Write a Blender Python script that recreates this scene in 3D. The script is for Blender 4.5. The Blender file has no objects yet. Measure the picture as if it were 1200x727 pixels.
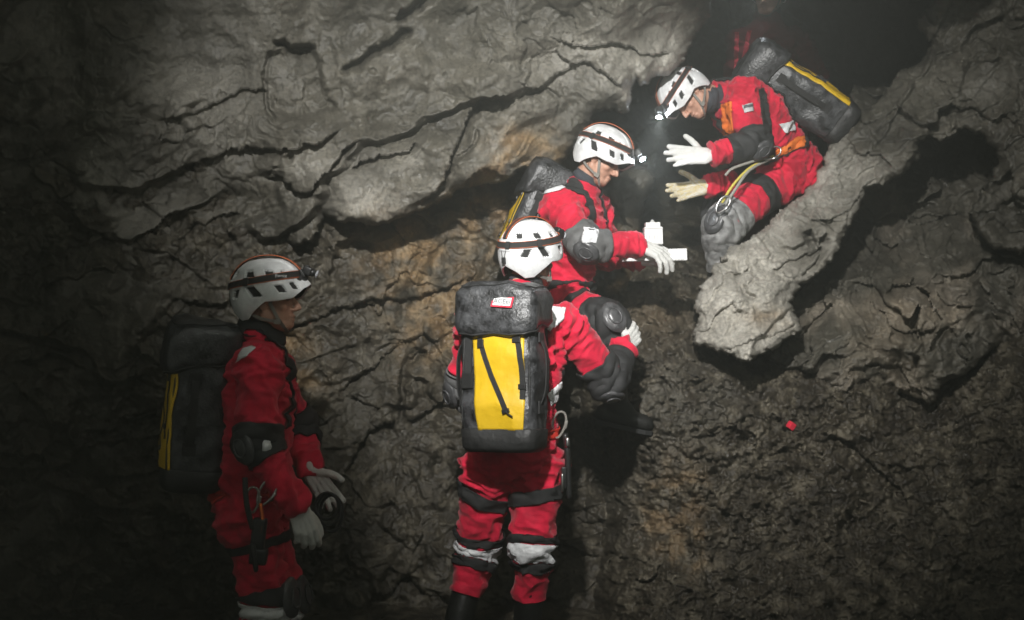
import bpy, bmesh, math, random
import numpy as np
from mathutils import Vector, Matrix, noise as mnoise

S = bpy.context.scene
COL = S.collection
R = math.radians

# ------------------------------------------------------------------ camera, world, light, exposure
F = 1200.0                      # focal length in photo pixels (photo is 1200 px wide)
EYE = Vector((0, 0, 1.5))


def P(u, v, y):
    """photo pixel + distance -> world point (design aid: camera is level at EYE, looking along +Y)"""
    return Vector(((u - 600) / F * y, y, EYE.z - (v - 363.5) / F * y))


cam_d = bpy.data.cameras.new('camera')
cam_d.sensor_width = 36
cam_d.lens = 36
cam_d.clip_start = 0.05
cam_d.clip_end = 200
cam = bpy.data.objects.new('camera', cam_d)
cam.location = EYE
cam.rotation_euler = (R(90), 0, 0)
COL.objects.link(cam)
S.camera = cam

world = bpy.data.worlds.new('World')
S.world = world
world.use_nodes = True
bg = world.node_tree.nodes['Background']
bg.inputs['Color'].default_value = (0.96, 1.0, 0.86, 1)
bg.inputs['Strength'].default_value = 0.145

S.view_settings.view_transform = 'Standard'
S.view_settings.look = 'None'
S.view_settings.exposure = 0
S.view_settings.gamma = 1
S.render.engine = 'CYCLES'
S.cycles.use_denoising = True
S.cycles.max_bounces = 5
S.cycles.diffuse_bounces = 3
S.cycles.glossy_bounces = 2
S.cycles.volume_bounces = 0
S.cycles.sample_clamp_indirect = 3
S.cycles.caustics_reflective = False
S.cycles.caustics_refractive = False


def spot(name, loc, target, power, angle, blend, size, color=(1, 1, 1), parent=None):
    d = bpy.data.lights.new(name, 'SPOT')
    d.energy = power
    d.spot_size = R(angle)
    d.spot_blend = blend
    d.shadow_soft_size = size
    d.color = color
    o = bpy.data.objects.new(name, d)
    COL.objects.link(o)
    o.location = loc
    o.rotation_euler = (Vector(target) - Vector(loc)).to_track_quat('-Z', 'Y').to_euler()
    return o


# the photographer's flash, held high above the camera
spot('flash', (-0.3, 0.3, 3.5), P(708, 212, 5.2), 3350, 57, 1.0, 0.07, (1.0, 0.985, 0.965))


# ------------------------------------------------------------------ small helpers
def tag(o, label=None, cat=None, group=None, kind=None):
    for k, v in (('label', label), ('category', cat), ('group', group), ('kind', kind)):
        if v:
            o[k] = v
    return o


def empty(name, loc):
    o = bpy.data.objects.new(name, None)
    o.empty_display_size = 0.1
    o.location = loc
    COL.objects.link(o)
    return o


def link_mesh(name, me, mats=(), parent=None, smooth=True):
    o = bpy.data.objects.new(name, me)
    COL.objects.link(o)
    if not isinstance(mats, (list, tuple)):
        mats = [mats]
    for m in mats:
        me.materials.append(m)
    if smooth and len(me.polygons):
        me.polygons.foreach_set('use_smooth', np.ones(len(me.polygons), dtype=bool))
    if parent is not None:
        adopt(o, parent)
    return o


def adopt(o, parent):
    """parent while keeping the world placement (all things are unrotated empties)"""
    o.parent = parent
    w = Vector((0, 0, 0))
    p = parent
    while p is not None:
        w += p.location
        p = p.parent
    o.location = o.location - w


def bm_obj(name, bm, mats, parent=None, smooth=True):
    me = bpy.data.meshes.new(name)
    bmesh.ops.recalc_face_normals(bm, faces=bm.faces)
    bm.to_mesh(me)
    bm.free()
    return link_mesh(name, me, mats, parent, smooth)


# ------------------------------------------------------------------ noise
_rng = np.random.RandomState(7)
_perm = _rng.permutation(256).astype(np.int32)
_perm = np.concatenate([_perm, _perm])
_ang = _rng.rand(256) * 2 * np.pi
_gx, _gy = np.cos(_ang).astype(np.float32), np.sin(_ang).astype(np.float32)


def perlin2(x, y, seed=0):
    x = np.asarray(x, np.float32) + seed * 17.31
    y = np.asarray(y, np.float32) + seed * 9.77
    xi = np.floor(x).astype(np.int32)
    yi = np.floor(y).astype(np.int32)
    xf = x - xi
    yf = y - yi
    xi &= 255
    yi &= 255
    u = xf * xf * xf * (xf * (xf * 6 - 15) + 10)
    v = yf * yf * yf * (yf * (yf * 6 - 15) + 10)

    def g(ix, iy, dx, dy):
        h = _perm[_perm[ix & 255] + (iy & 255)]
        return _gx[h] * dx + _gy[h] * dy
    a = g(xi, yi, xf, yf)
    b = g(xi + 1, yi, xf - 1, yf)
    c = g(xi, yi + 1, xf, yf - 1)
    d = g(xi + 1, yi + 1, xf - 1, yf - 1)
    return ((a + u * (b - a)) * (1 - v) + (c + u * (d - c)) * v) * 1.5


def fbm2(x, y, octaves=4, seed=0, gain=0.5, lac=2.03):
    r = 0
    a = 1.0
    for i in range(octaves):
        r = r + a * perlin2(x, y, seed + i * 3)
        x = x * lac
        y = y * lac
        a *= gain
    return r


def billow2(x, y, octaves=4, seed=0, gain=0.5):
    r = 0
    a = 1.0
    for i in range(octaves):
        r = r + a * np.abs(perlin2(x, y, seed + i * 3))
        x = x * 2.03
        y = y * 2.03
        a *= gain
    return r


def facets(x, y, seed=0, tilt=1.0):
    """broken rock: every cell of a Worley pattern is its own tilted plane with its own height"""
    x = np.asarray(x, np.float32) + seed * 3.7
    y = np.asarray(y, np.float32) + seed * 5.1
    xi = np.floor(x).astype(np.int32)
    yi = np.floor(y).astype(np.int32)
    f1 = np.full(x.shape, 9, np.float32)
    out = np.zeros(x.shape, np.float32)
    for dx in (-1, 0, 1):
        for dy in (-1, 0, 1):
            cx = xi + dx
            cy = yi + dy
            h = _perm[_perm[cx & 255] + (cy & 255)]
            h2 = _perm[h + 57 & 511]
            h3 = _perm[h2 + 101 & 511]
            qx = x - cx - h / 255.0
            qy = y - cy - h2 / 255.0
            d = (np.abs(qx) + np.abs(qy) * 0.9 + 0.4 * np.hypot(qx, qy)).astype(np.float32)
            nearer = d < f1
            pl = (h3 / 255.0 - 0.5) + tilt * (_gx[h2] * qx + _gy[h2] * qy)
            out = np.where(nearer, pl, out)
            f1 = np.where(nearer, d, f1)
    return out


def worley2(x, y, seed=0):
    """returns F1, F2-F1 and a random value per cell"""
    x = np.asarray(x, np.float32) + seed * 3.7
    y = np.asarray(y, np.float32) + seed * 5.1
    xi = np.floor(x).astype(np.int32)
    yi = np.floor(y).astype(np.int32)
    f1 = np.full(x.shape, 9, np.float32)
    f2 = np.full(x.shape, 9, np.float32)
    idv = np.zeros(x.shape, np.float32)
    for dx in (-1, 0, 1):
        for dy in (-1, 0, 1):
            cx = xi + dx
            cy = yi + dy
            h = _perm[_perm[cx & 255] + (cy & 255)]
            h2 = _perm[h + 57 & 511]
            px = cx + h / 255.0
            py = cy + h2 / 255.0
            d = np.hypot(px - x, py - y).astype(np.float32)
            nearer = d < f1
            f2 = np.where(nearer, f1, np.minimum(f2, d))
            idv = np.where(nearer, h / 255.0, idv)
            f1 = np.where(nearer, d, f1)
    return f1, f2 - f1, idv


def sstep(a, b, x):
    t = np.clip((x - a) / (b - a), 0, 1)
    return t * t * (3 - 2 * t)


# ------------------------------------------------------------------ materials
def mat(name, color, rough=0.6, metal=0.0, spec=0.4, bump=0.0, bscale=200.0, vary=0.0, vscale=8.0,
        emit=None, estr=0.0, dirt=None, sheen=0.0):
    m = bpy.data.materials.new(name)
    m.use_nodes = True
    nt = m.node_tree
    b = nt.nodes['Principled BSDF']
    b.inputs['Base Color'].default_value = (*color, 1)
    b.inputs['Roughness'].default_value = rough
    b.inputs['Metallic'].default_value = metal
    b.inputs['Specular IOR Level'].default_value = spec
    if sheen:
        b.inputs['Sheen Weight'].default_value = sheen
    tc = None
    if bump or vary or dirt:
        tc = nt.nodes.new('ShaderNodeTexCoord')
    if vary or dirt:
        n = nt.nodes.new('ShaderNodeTexNoise')
        n.inputs['Scale'].default_value = vscale
        n.inputs['Detail'].default_value = 6
        n.inputs['Roughness'].default_value = 0.65
        nt.links.new(tc.outputs['Object'], n.inputs['Vector'])
        cr = nt.nodes.new('ShaderNodeValToRGB')
        cr.color_ramp.elements[0].position = 0.35
        cr.color_ramp.elements[1].position = 0.65
        lo = tuple(c * (1 - vary) for c in color)
        hi = tuple(min(1, c * (1 + vary * 0.6)) for c in color)
        if dirt:
            lo = dirt
            hi = color
            cr.color_ramp.elements[0].position = 0.30
            cr.color_ramp.elements[1].position = 0.5
        cr.color_ramp.elements[0].color = (*lo, 1)
        cr.color_ramp.elements[1].color = (*hi, 1)
        nt.links.new(n.outputs['Fac'], cr.inputs['Fac'])
        nt.links.new(cr.outputs['Color'], b.inputs['Base Color'])
    if bump:
        n2 = nt.nodes.new('ShaderNodeTexNoise')
        n2.inputs['Scale'].default_value = bscale
        n2.inputs['Detail'].default_value = 3
        nt.links.new(tc.outputs['Object'], n2.inputs['Vector'])
        bp = nt.nodes.new('ShaderNodeBump')
        bp.inputs['Strength'].default_value = bump
        bp.inputs['Distance'].default_value = 0.01
        nt.links.new(n2.outputs['Fac'], bp.inputs['Height'])
        nt.links.new(bp.outputs['Normal'], b.inputs['Normal'])
    if emit:
        b.inputs['Emission Color'].default_value = (*emit, 1)
        b.inputs['Emission Strength'].default_value = estr
    return m


def rock_material(name):
    """cave limestone: grey, pale washed, ochre stained and muddy areas (the colour masks also hold painted light and shade)"""
    m = bpy.data.materials.new(name)
    m.use_nodes = True
    nt = m.node_tree
    N, L = nt.nodes, nt.links
    b = N['Principled BSDF']
    geo = N.new('ShaderNodeNewGeometry')

    def noise(scale, detail=6, rough=0.6, dist=0.0):
        n = N.new('ShaderNodeTexNoise')
        n.inputs['Scale'].default_value = scale
        n.inputs['Detail'].default_value = detail
        n.inputs['Roughness'].default_value = rough
        n.inputs['Distortion'].default_value = dist
        L.new(geo.outputs['Position'], n.inputs['Vector'])
        return n.outputs['Fac']

    def ramp(fac, stops):
        r = N.new('ShaderNodeValToRGB')
        els = r.color_ramp.elements
        while len(els) < len(stops):
            els.new(0.5)
        for e, (p, c) in zip(els, stops):
            e.position = p
            e.color = (*c, 1) if len(c) == 3 else c
        L.new(fac, r.inputs['Fac'])
        return r.outputs['Color']

    def mix(fac, a, c, mode='MIX'):
        x = N.new('ShaderNodeMix')
        x.data_type = 'RGBA'
        x.blend_type = mode
        if isinstance(fac, float):
            x.inputs['Factor'].default_value = fac
        else:
            L.new(fac, x.inputs['Factor'])
        for sock, val in ((x.inputs['A'], a), (x.inputs['B'], c)):
            if isinstance(val, tuple):
                sock.default_value = (*val, 1)
            else:
                L.new(val, sock)
        return x.outputs['Result']

    def attr(n):
        a = N.new('ShaderNodeAttribute')
        a.attribute_name = n
        return a.outputs['Fac']

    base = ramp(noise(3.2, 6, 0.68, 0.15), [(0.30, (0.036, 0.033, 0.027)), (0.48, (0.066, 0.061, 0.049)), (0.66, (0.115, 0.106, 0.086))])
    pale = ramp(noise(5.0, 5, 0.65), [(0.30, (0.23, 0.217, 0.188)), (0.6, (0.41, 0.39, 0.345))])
    ochre = ramp(noise(6.0, 5, 0.65, 0.2), [(0.32, (0.12, 0.08, 0.045)), (0.52, (0.24, 0.165, 0.09)), (0.7, (0.36, 0.28, 0.18))])
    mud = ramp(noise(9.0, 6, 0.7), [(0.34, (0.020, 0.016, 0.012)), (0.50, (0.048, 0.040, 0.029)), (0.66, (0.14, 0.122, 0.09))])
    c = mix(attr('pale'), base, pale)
    c = mix(attr('ochre'), c, ochre)
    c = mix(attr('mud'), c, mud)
    # fine mineral speckle
    sp = ramp(noise(70, 4, 0.75), [(0.36, (0.48, 0.48, 0.46)), (0.5, (1, 1, 1)), (0.66, (1.45, 1.42, 1.36))])
    c = mix(0.75, c, sp, 'MULTIPLY')
    L.new(c, b.inputs['Base Color'])
    rr = N.new('ShaderNodeMapRange')
    L.new(noise(12, 5), rr.inputs['Value'])
    rr.inputs['From Min'].default_value = 0.3
    rr.inputs['From Max'].default_value = 0.7
    rr.inputs['To Min'].default_value = 0.145
    rr.inputs['To Max'].default_value = 0.85
    L.new(rr.outputs['Result'], b.inputs['Roughness'])
    b.inputs['Specular IOR Level'].default_value = 0.35
    b1 = N.new('ShaderNodeBump')
    b1.inputs['Strength'].default_value = 0.5
    b1.inputs['Distance'].default_value = 0.012
    L.new(noise(38, 5, 0.75), b1.inputs['Height'])
    # pits and thin ridges
    vo = N.new('ShaderNodeTexVoronoi')
    vo.feature = 'F1'
    vo.inputs['Scale'].default_value = 26
    wv = N.new('ShaderNodeVectorMath')
    wv.operation = 'ADD'
    nv_ = N.new('ShaderNodeTexNoise')
    nv_.inputs['Scale'].default_value = 9
    nv_.inputs['Detail'].default_value = 2
    L.new(geo.outputs['Position'], nv_.inputs['Vector'])
    sc_ = N.new('ShaderNodeVectorMath')
    sc_.operation = 'SCALE'
    sc_.inputs['Scale'].default_value = 0.05
    L.new(nv_.outputs['Color'], sc_.inputs[0])
    L.new(geo.outputs['Position'], wv.inputs[0])
    L.new(sc_.outputs['Vector'], wv.inputs[1])
    L.new(wv.outputs['Vector'], vo.inputs['Vector'])
    b2 = N.new('ShaderNodeBump')
    b2.inputs['Strength'].default_value = 0.12
    b2.inputs['Distance'].default_value = 0.02
    L.new(vo.outputs['Distance'], b2.inputs['Height'])
    L.new(b2.outputs['Normal'], b1.inputs['Normal'])
    L.new(b1.outputs['Normal'], b.inputs['Normal'])
    return m
# ------------------------------------------------------------------ the cave: one relief of rock masses at their own distances
def axis(lo, hi, flo, fhi, step, coarse):
    left = flo - np.cumsum(np.linspace(step, coarse, 400))
    left = left[left > lo][::-1]
    right = fhi + np.cumsum(np.linspace(step, coarse, 400))
    right = right[right < hi]
    return np.concatenate([left, np.arange(flo, fhi, step), right]).astype(np.float32)


STEP = 1.4
ua = axis(-1100, 2300, -40, 1240, STEP, 24)
va = axis(-900, 1700, -40, 765, STEP, 24)
GU, GV = np.meshgrid(ua, va)
X = (GU - 600) / 240.0
Z = (363.5 - GV) / 240.0


def tps(pts, U, V):
    U = np.clip(U, -260, 1460) / 200.0
    V = np.clip(V, -220, 940) / 200.0
    p = np.array(pts, float)
    a = p[:, :2] / 200.0
    n = len(p)

    def k(r2):
        return 0.5 * r2 * np.log(r2 + 1e-9)
    d2 = ((a[:, None] - a[None]) ** 2).sum(-1)
    A = np.zeros((n + 3, n + 3))
    A[:n, :n] = k(d2) + np.eye(n) * 0.01
    A[:n, n] = 1
    A[:n, n + 1:] = a
    A[n, :n] = 1
    A[n + 1:, :n] = a.T
    w = np.linalg.solve(A, np.concatenate([p[:, 2], [0, 0, 0]]))
    r = (w[n] + w[n + 1] * U + w[n + 2] * V).astype(np.float32)
    for i in range(n):
        r += (w[i] * k((U - a[i, 0]) ** 2 + (V - a[i, 1]) ** 2)).astype(np.float32)
    return r


def poly_sd(poly, U, V):
    """signed pixel distance, positive inside"""
    d = np.full(U.shape, 1e12, np.float32)
    ins = np.zeros(U.shape, bool)
    n = len(poly)
    for i in range(n):
        x0, y0 = poly[i]
        x1, y1 = poly[(i + 1) % n]
        dx, dy = x1 - x0, y1 - y0
        t = np.clip(((U - x0) * dx + (V - y0) * dy) / (dx * dx + dy * dy + 1e-9), 0, 1)
        d = np.minimum(d, (U - x0 - t * dx) ** 2 + (V - y0 - t * dy) ** 2)
        if y0 != y1:
            c = ((y0 > V) != (y1 > V)) & (U < (x1 - x0) * (V - y0) / (y1 - y0) + x0)
            ins ^= c
    d = np.sqrt(d)
    return np.where(ins, d, -d)


def line_sd(pl, U, V):
    """distance to a polyline, side (+ = below / right when drawn left to right) and taper along it"""
    d = np.full(U.shape, 1e12, np.float32)
    sgn = np.zeros(U.shape, np.float32)
    tt = np.zeros(U.shape, np.float32)
    n = len(pl) - 1
    for i in range(n):
        x0, y0 = pl[i]
        x1, y1 = pl[i + 1]
        dx, dy = x1 - x0, y1 - y0
        t = ((U - x0) * dx + (V - y0) * dy) / (dx * dx + dy * dy + 1e-9)
        tc = np.clip(t, 0, 1)
        dd = (U - x0 - tc * dx) ** 2 + (V - y0 - tc * dy) ** 2
        near = dd < d
        d = np.where(near, dd, d)
        sgn = np.where(near, np.sign(dx * (V - y0) - dy * (U - x0)), sgn)
        tt = np.where(near, (i + tc) / n, tt)
    return np.sqrt(d), sgn, tt


# domain warp so that no drawn edge stays straight
WU = GU + 7 * fbm2(X * 3.1, Z * 3.1, 4, 11) + 2.2 * fbm2(X * 22, Z * 22, 3, 31)
WV = GV + 7 * fbm2(X * 3.1, Z * 3.1, 4, 21) + 2.2 * fbm2(X * 22, Z * 22, 3, 41)


def ledge(pl, amp, w_below, w_above, lip=0.35):
    """an undercut bed edge: rock above the line bulges, rock below it is set back"""
    d, s, t = line_sd(pl, WU, WV)
    taper = np.minimum(sstep(0, 0.14, t), sstep(1, 0.86, t))
    below = np.exp(-d / w_below) * (s > 0)
    above = -lip * np.exp(-d / w_above) * (s <= 0)
    return amp * taper * (below + above)


def crack(pl, amp, w):
    d, s, t = line_sd(pl, WU, WV)
    taper = np.minimum(sstep(0, 0.1, t), sstep(1, 0.9, t))
    return amp * taper * np.exp(-(d / w) ** 2)


def strata(ang, spacing, amp, seed, warp=0.9, sharp=0.10):
    """stacked beds; each comes forward towards its lower lip, then is undercut"""
    ca, sa = math.cos(R(ang)), math.sin(R(ang))
    a = X * ca + Z * sa
    c = -(-X * sa + Z * ca)
    s = c / spacing + warp * fbm2(a * 1.1, c * 1.9, 4, seed) + 0.10 * fbm2(a * 7, c * 7, 3, seed + 5)
    f = s - np.floor(s)
    saw = np.where(f < 1 - sharp, f / (1 - sharp), (1 - f) / sharp)
    m = sstep(-0.25, 0.45, fbm2(a * 0.9, c * 0.9, 3, seed + 9))
    return -amp * saw * m


def edge_round(sd, r, w):
    q = np.clip(1 - sd / w, 0, 1)
    return np.where(sd > 0, r * (1 - np.sqrt(np.maximum(0, 1 - q * q))), 1e3).astype(np.float32)


fine = 0.010 * fbm2(X * 16, Z * 16, 4, 3, 0.6)
knob = 0.05 * (billow2(X * 4.5, Z * 4.5, 4, 51) - 0.5)
big = 0.10 * fbm2(X * 1.3, Z * 1.3, 3, 61)
f1, f21, cid = worley2(X * 11 + 0.4 * fbm2(X * 6, Z * 6, 2, 71), Z * 13 + 0.4 * fbm2(X * 6, Z * 6, 2, 72), 2)
scallop = 0.012 * f1
f1b, f21b, cidb = worley2(X * 3.2 + 0.35 * fbm2(X * 4, Z * 4, 3, 73), Z * 4.2 + 0.35 * fbm2(X * 4, Z * 4, 3, 74), 5)
blocks = 0.06 * (cidb - 0.5) - 0.035 * np.clip(f21b, 0, 0.35)
_wx = X + 0.10 * fbm2(X * 3, Z * 3, 3, 301)
_wz = Z + 0.10 * fbm2(X * 3, Z * 3, 3, 302)
fac1 = facets(_wx * 2.6 + _wz * 0.8, _wz * 3.6 - _wx * 0.9, 3, 1.1)
fac2 = facets(_wx * 6.5 + _wz * 2.0, _wz * 8.5 - _wx * 2.2, 6, 1.2)
fac3 = facets(_wx * 15 + _wz * 4.0, _wz * 19 - _wx * 5.0, 9, 1.2)
fac = 0.075 * fac1 + 0.034 * fac2 + 0.013 * fac3
creases = -0.05 * np.abs(perlin2(X * 2.2 + 0.6 * fbm2(X * 2, Z * 2, 3, 75), Z * 3.4, 76))

# --- left wall with the overhang
dW = tps([(0, 0, 4.6), (300, 0, 4.8), (600, 0, 4.95), (830, 0, 5.3), (780, 85, 5.3), (700, 130, 5.25), (600, 205, 5.12), (430, 262, 4.92),
          (300, 290, 5.05), (0, 300, 4.8), (0, 600, 4.9), (250, 500, 5.15), (-250, 300, 3.8), (-250, -200, 3.4), (500, -200, 4.1),
          (150, 150, 4.85), (450, 120, 5.05), (800, -90, 4.35), (950, -90, 4.4), (1080, -200, 4.0), (800, -200, 3.8)], GU, GV)  # above the frame the rock is drawn forward to shade the fifth caver
W_poly = [(-3000, -2000), (1600, -2000), (1300, -110), (1090, -60), (1000, -62), (905, -52), (868, -42), (846, -10), (838, 3), (833, 24), (815, 44), (800, 60), (794, 80), (786, 87),
          (772, 85), (760, 97), (752, 99), (746, 92), (741, 104), (743, 116), (738, 131), (716, 134), (700, 134), (692, 147), (683, 162),
          (668, 178), (655, 192), (640, 203), (628, 206), (618, 199), (606, 203), (592, 214), (572, 214), (540, 222), (512, 238),
          (490, 250), (462, 260), (432, 267), (405, 261), (386, 249), (377, 262), (366, 281), (350, 289), (336, 277), (320, 284),
          (300, 302), (270, 316), (235, 335), (150, 420), (100, 1500), (-3000, 2500)]
sdW = poly_sd(W_poly, WU, WV)
_mW = sstep(-0.15, 0.5, fbm2(X * 1.2, Z * 1.2, 3, 311))
relW = big * 1.3 + fine * 0.5 + knob * 0.5 + scallop * 0.7 + strata(24, 0.50, 0.10, 81, 0.9, 0.17) + strata(40, 0.19, 0.016, 91, 0.9, 0.2) + creases * 1.0 + fac * (0.05 + 0.38 * _mW)
# drawn bedding edges and cracks of the overhang
relW += ledge([(480, 245), (500, 232), (517, 212), (524, 188), (533, 160), (545, 132), (560, 119), (585, 117), (605, 116)], 0.09, 10, 26)
relW += ledge([(300, 203), (330, 208), (345, 222), (362, 228), (380, 208), (398, 186), (430, 160)], 0.08, 8, 20)
relW += ledge([(415, 204), (425, 195), (455, 185), (480, 178), (488, 166)], 0.07, 9, 16)
relW += ledge([(540, 222), (560, 200), (575, 193), (592, 205), (600, 214)], 0.05, 8, 14)
relW += ledge([(150, 300), (170, 270), (205, 250), (238, 258), (262, 250), (285, 236)], 0.06, 12, 24)
relW += ledge([(195, 208), (240, 190), (290, 172), (330, 175), (372, 168), (402, 150)], 0.07, 14, 20)
relW += ledge([(180, 142), (235, 128), (290, 105), (318, 108)], 0.05, 10, 18)
relW += ledge([(110, 232), (118, 250), (140, 300), (150, 312), (185, 318), (215, 308)], 0.05, 10, 14)
relW += ledge([(640, 40), (690, 55), (720, 48), (755, 62), (790, 60)], 0.05, 12, 20)
relW += ledge([(600, 100), (625, 108), (640, 100), (680, 72), (715, 90), (735, 112)], 0.05, 12, 16)
relW += crack([(392, 84), (420, 72), (440, 60), (462, 56), (478, 42), (480, 32)], 0.12, 4)
relW += crack([(464, 14), (470, 17), (480, 14), (498, 0), (510, -12)], 0.14, 5)
relW += crack([(318, 52), (330, 50), (338, 60), (352, 63), (368, 65)], 0.14, 4.5)
relW += crack([(316, 58), (311, 90), (314, 130), (322, 146)], 0.06, 3)
relW += crack([(605, 118), (625, 112), (640, 108), (660, 120)], 0.05, 3)
relW += crack([(560, 260 - 110), (556, 166), (545, 176), (530, 186)], 0.04, 3)
relW += 0.07 * sstep(-4, 6, poly_sd([(316, 60), (336, 62), (368, 68), (378, 100), (396, 128), (360, 140), (322, 134), (313, 100)], WU, WV))
dW = dW + relW + edge_round(sdW, 0.14, 24)

# --- the wall below the overhang, set back under it
dU = tps([(600, 230, 5.62), (500, 260, 5.5), (430, 280, 5.3), (560, 350, 5.6), (450, 420, 5.4), (350, 330, 5.25), (300, 310, 5.12), (250, 350, 5.05),
          (0, 400, 4.85), (0, 700, 4.7), (250, 600, 5.1), (450, 600, 5.3), (550, 700, 5.2), (680, 300, 5.95), (700, 420, 5.9), (690, 560, 5.5),
          (680, 720, 5.15), (-250, 500, 3.9), (740, 200, 6.6), (740, 130, 6.9), (640, 215, 5.9), (800, 300, 7.0)], GU, GV)
relU = big * 0.8 + fine * 1.1 + knob * 1.1 + scallop * 0.5 + strata(-30, 0.34, 0.08, 101, 1.1) + fac * 0.55 + blocks * 0.2 + strata(20, 0.2, 0.03, 111) + creases * 0.5
relU += ledge([(300, 400), (370, 372), (430, 352), (500, 340), (560, 318)], 0.05, 16, 22)
relU += crack([(470, 500), (474, 450), (478, 425), (490, 414), (505, 412)], 0.10, 4)
relU += crack([(505, 412), (518, 428), (530, 445), (536, 470)], 0.05, 4)
relU += ledge([(475, 495), (500, 486), (520, 475), (540, 462)], 0.08, 9, 18)
relU += ledge([(400, 560), (420, 530), (432, 505), (448, 494), (465, 492)], 0.09, 9, 20)
relU += ledge([(395, 462), (415, 440), (440, 424), (470, 402)], 0.05, 10, 16)
relU += ledge([(0, 430), (60, 410), (130, 450), (180, 440)], 0.06, 16, 24)
relU += ledge([(0, 570), (50, 560), (120, 590), (170, 600)], 0.06, 16, 24)
dU = dU + relU
dWx = tps([(0, 0, 4.6), (0, 300, 4.8), (0, 600, 4.9), (250, 500, 5.15), (-250, 300, 3.8), (300, 290, 5.05), (-250, -200, 3.4)], GU, GV) + relU
# --- mud bank climbing to the passage
dB = tps([(720, 727, 4.78), (760, 600, 4.98), (740, 500, 5.0), (715, 430, 5.25), (745, 400, 5.35), (765, 350, 5.55), (790, 300, 6.1), (790, 240, 6.9),
          (735, 300, 6.2), (730, 240, 6.9), (850, 420, 5.26), (850, 550, 4.95), (860, 700, 4.62), (1000, 480, 5.12), (1000, 600, 4.85),
          (1100, 700, 4.5), (1200, 600, 4.55), (1200, 480, 4.95), (1450, 700, 4.0), (1100, 500, 5.18), (700, 600, 5.4), (675, 450, 5.8),
          (640, 600, 6.0), (690, 727, 5.2), (820, 330, 6.0), (860, 250, 7.0), (800, 190, 8.2), (900, 300, 6.6), (960, 430, 5.32), (1200, 350, 5.5), (600, 500, 6.5)], GU, GV)
soil = 0.030 * fbm2(X * 9, Z * 11, 4, 121, 0.62) + 0.018 * (billow2(X * 17, Z * 19, 4, 131, 0.6) - 0.5)
clod1, clod21, clodid = worley2(X * 24, Z * 26, 8)
soil += -0.016 * np.clip(0.55 - clod1, 0, 1) * (clodid > 0.45) * sstep(-0.2, 0.5, fbm2(X * 4, Z * 4, 2, 133))
soil += 0.016 * fbm2(X * 26, Z * 30, 3, 137, 0.7)
soil += 0.05 * np.clip(fac2, -0.3, 0.6) * sstep(-0.1, 0.4, fbm2(X * 3, Z * 3, 2, 321)) + 0.012 * fac3
relB = big * 0.9 + soil * 1.15 + strata(8, 0.5, 0.05, 141) + 0.4 * knob
relB += crack([(735, 430), (725, 470), (712, 530), (700, 600), (690, 690)], 0.10, 16)
relB += ledge([(960, 505), (1000, 520), (1040, 560), (1070, 600)], 0.05, 14, 20)
relB += crack([(1010, 540), (1022, 575), (1000, 610), (985, 650)], 0.06, 9)
relB += ledge([(700, 505), (722, 498), (745, 492), (760, 480)], 0.09, 18, 14)
dB = dB + relB + 4.0 * sstep(262, 205, GV)
# --- pale limestone ridge
C_poly = [(813, 402), (818, 378), (821, 355), (826, 330), (828, 312), (845, 298), (868, 287), (890, 270), (915, 253), (940, 232), (957, 210),
          (968, 188), (978, 172), (992, 160), (1005, 146), (1015, 128), (1030, 112), (1045, 92), (1052, 82), (1070, 76), (1084, 62), (1094, 50), (1080, 38), (1079, 22), (1092, 5), (1096, -60), (1300, -2000),
          (5000, -2000), (5000, 300), (1300, 300), (1200, 300), (1165, 290), (1152, 275), (1138, 252), (1150, 240), (1166, 215), (1168, 190),
          (1158, 172), (1148, 150), (1124, 152), (1100, 162), (1078, 160), (1074, 178), (1046, 205), (1020, 226), (1002, 262), (985, 290), (968, 315),
          (945, 330), (932, 350), (938, 384), (905, 406), (871, 426), (845, 412)]
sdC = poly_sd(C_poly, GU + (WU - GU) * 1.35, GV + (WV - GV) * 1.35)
dC = tps([(870, 425, 4.72), (815, 400, 4.95), (937, 385, 4.95), (830, 310, 5.12), (900, 265, 5.35), (950, 215, 5.5), (930, 330, 5.1), (1000, 160, 5.5),
          (1000, 250, 5.25), (1050, 80, 5.6), (1085, 0, 5.6), (1080, 170, 5.35), (1150, 80, 5.35), (1200, 0, 5.15), (1200, 150, 5.15),
          (1350, 100, 4.5), (1350, -200, 4.3), (1085, -200, 4.9), (860, 370, 4.9), (900, 340, 4.95), (1200, 280, 5.2)], GU, GV)
relC = 0.6 * big + fine * 1.1 + 0.5 * knob + scallop * 0.8 + strata(52, 0.22, 0.06, 151, 0.8) + 0.9 * fac * (0.45 + 0.55 * sstep(400, 300, GV)) + strata(30, 0.12, 0.025, 161)
relC += ledge([(905, 310), (920, 303), (945, 298), (962, 290)], 0.05, 6, 14)
relC += crack([(940, 268), (948, 285), (952, 300)], 0.10, 5)
relC += crack([(856, 305), (862, 322), (870, 335), (882, 345), (890, 350)], 0.05, 4)
relC += ledge([(965, 268), (1000, 240), (1030, 205)], 0.04, 10, 14)
relC += ledge([(1000, 172), (1030, 178), (1045, 190)], 0.05, 7, 12)
relC += ledge([(850, 415), (880, 400), (915, 385), (935, 372)], 0.03, 12, 20)
dC = dC + relC * sstep(-10, 60, sdC + 25) + edge_round(sdC, 0.09, 12)
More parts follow.
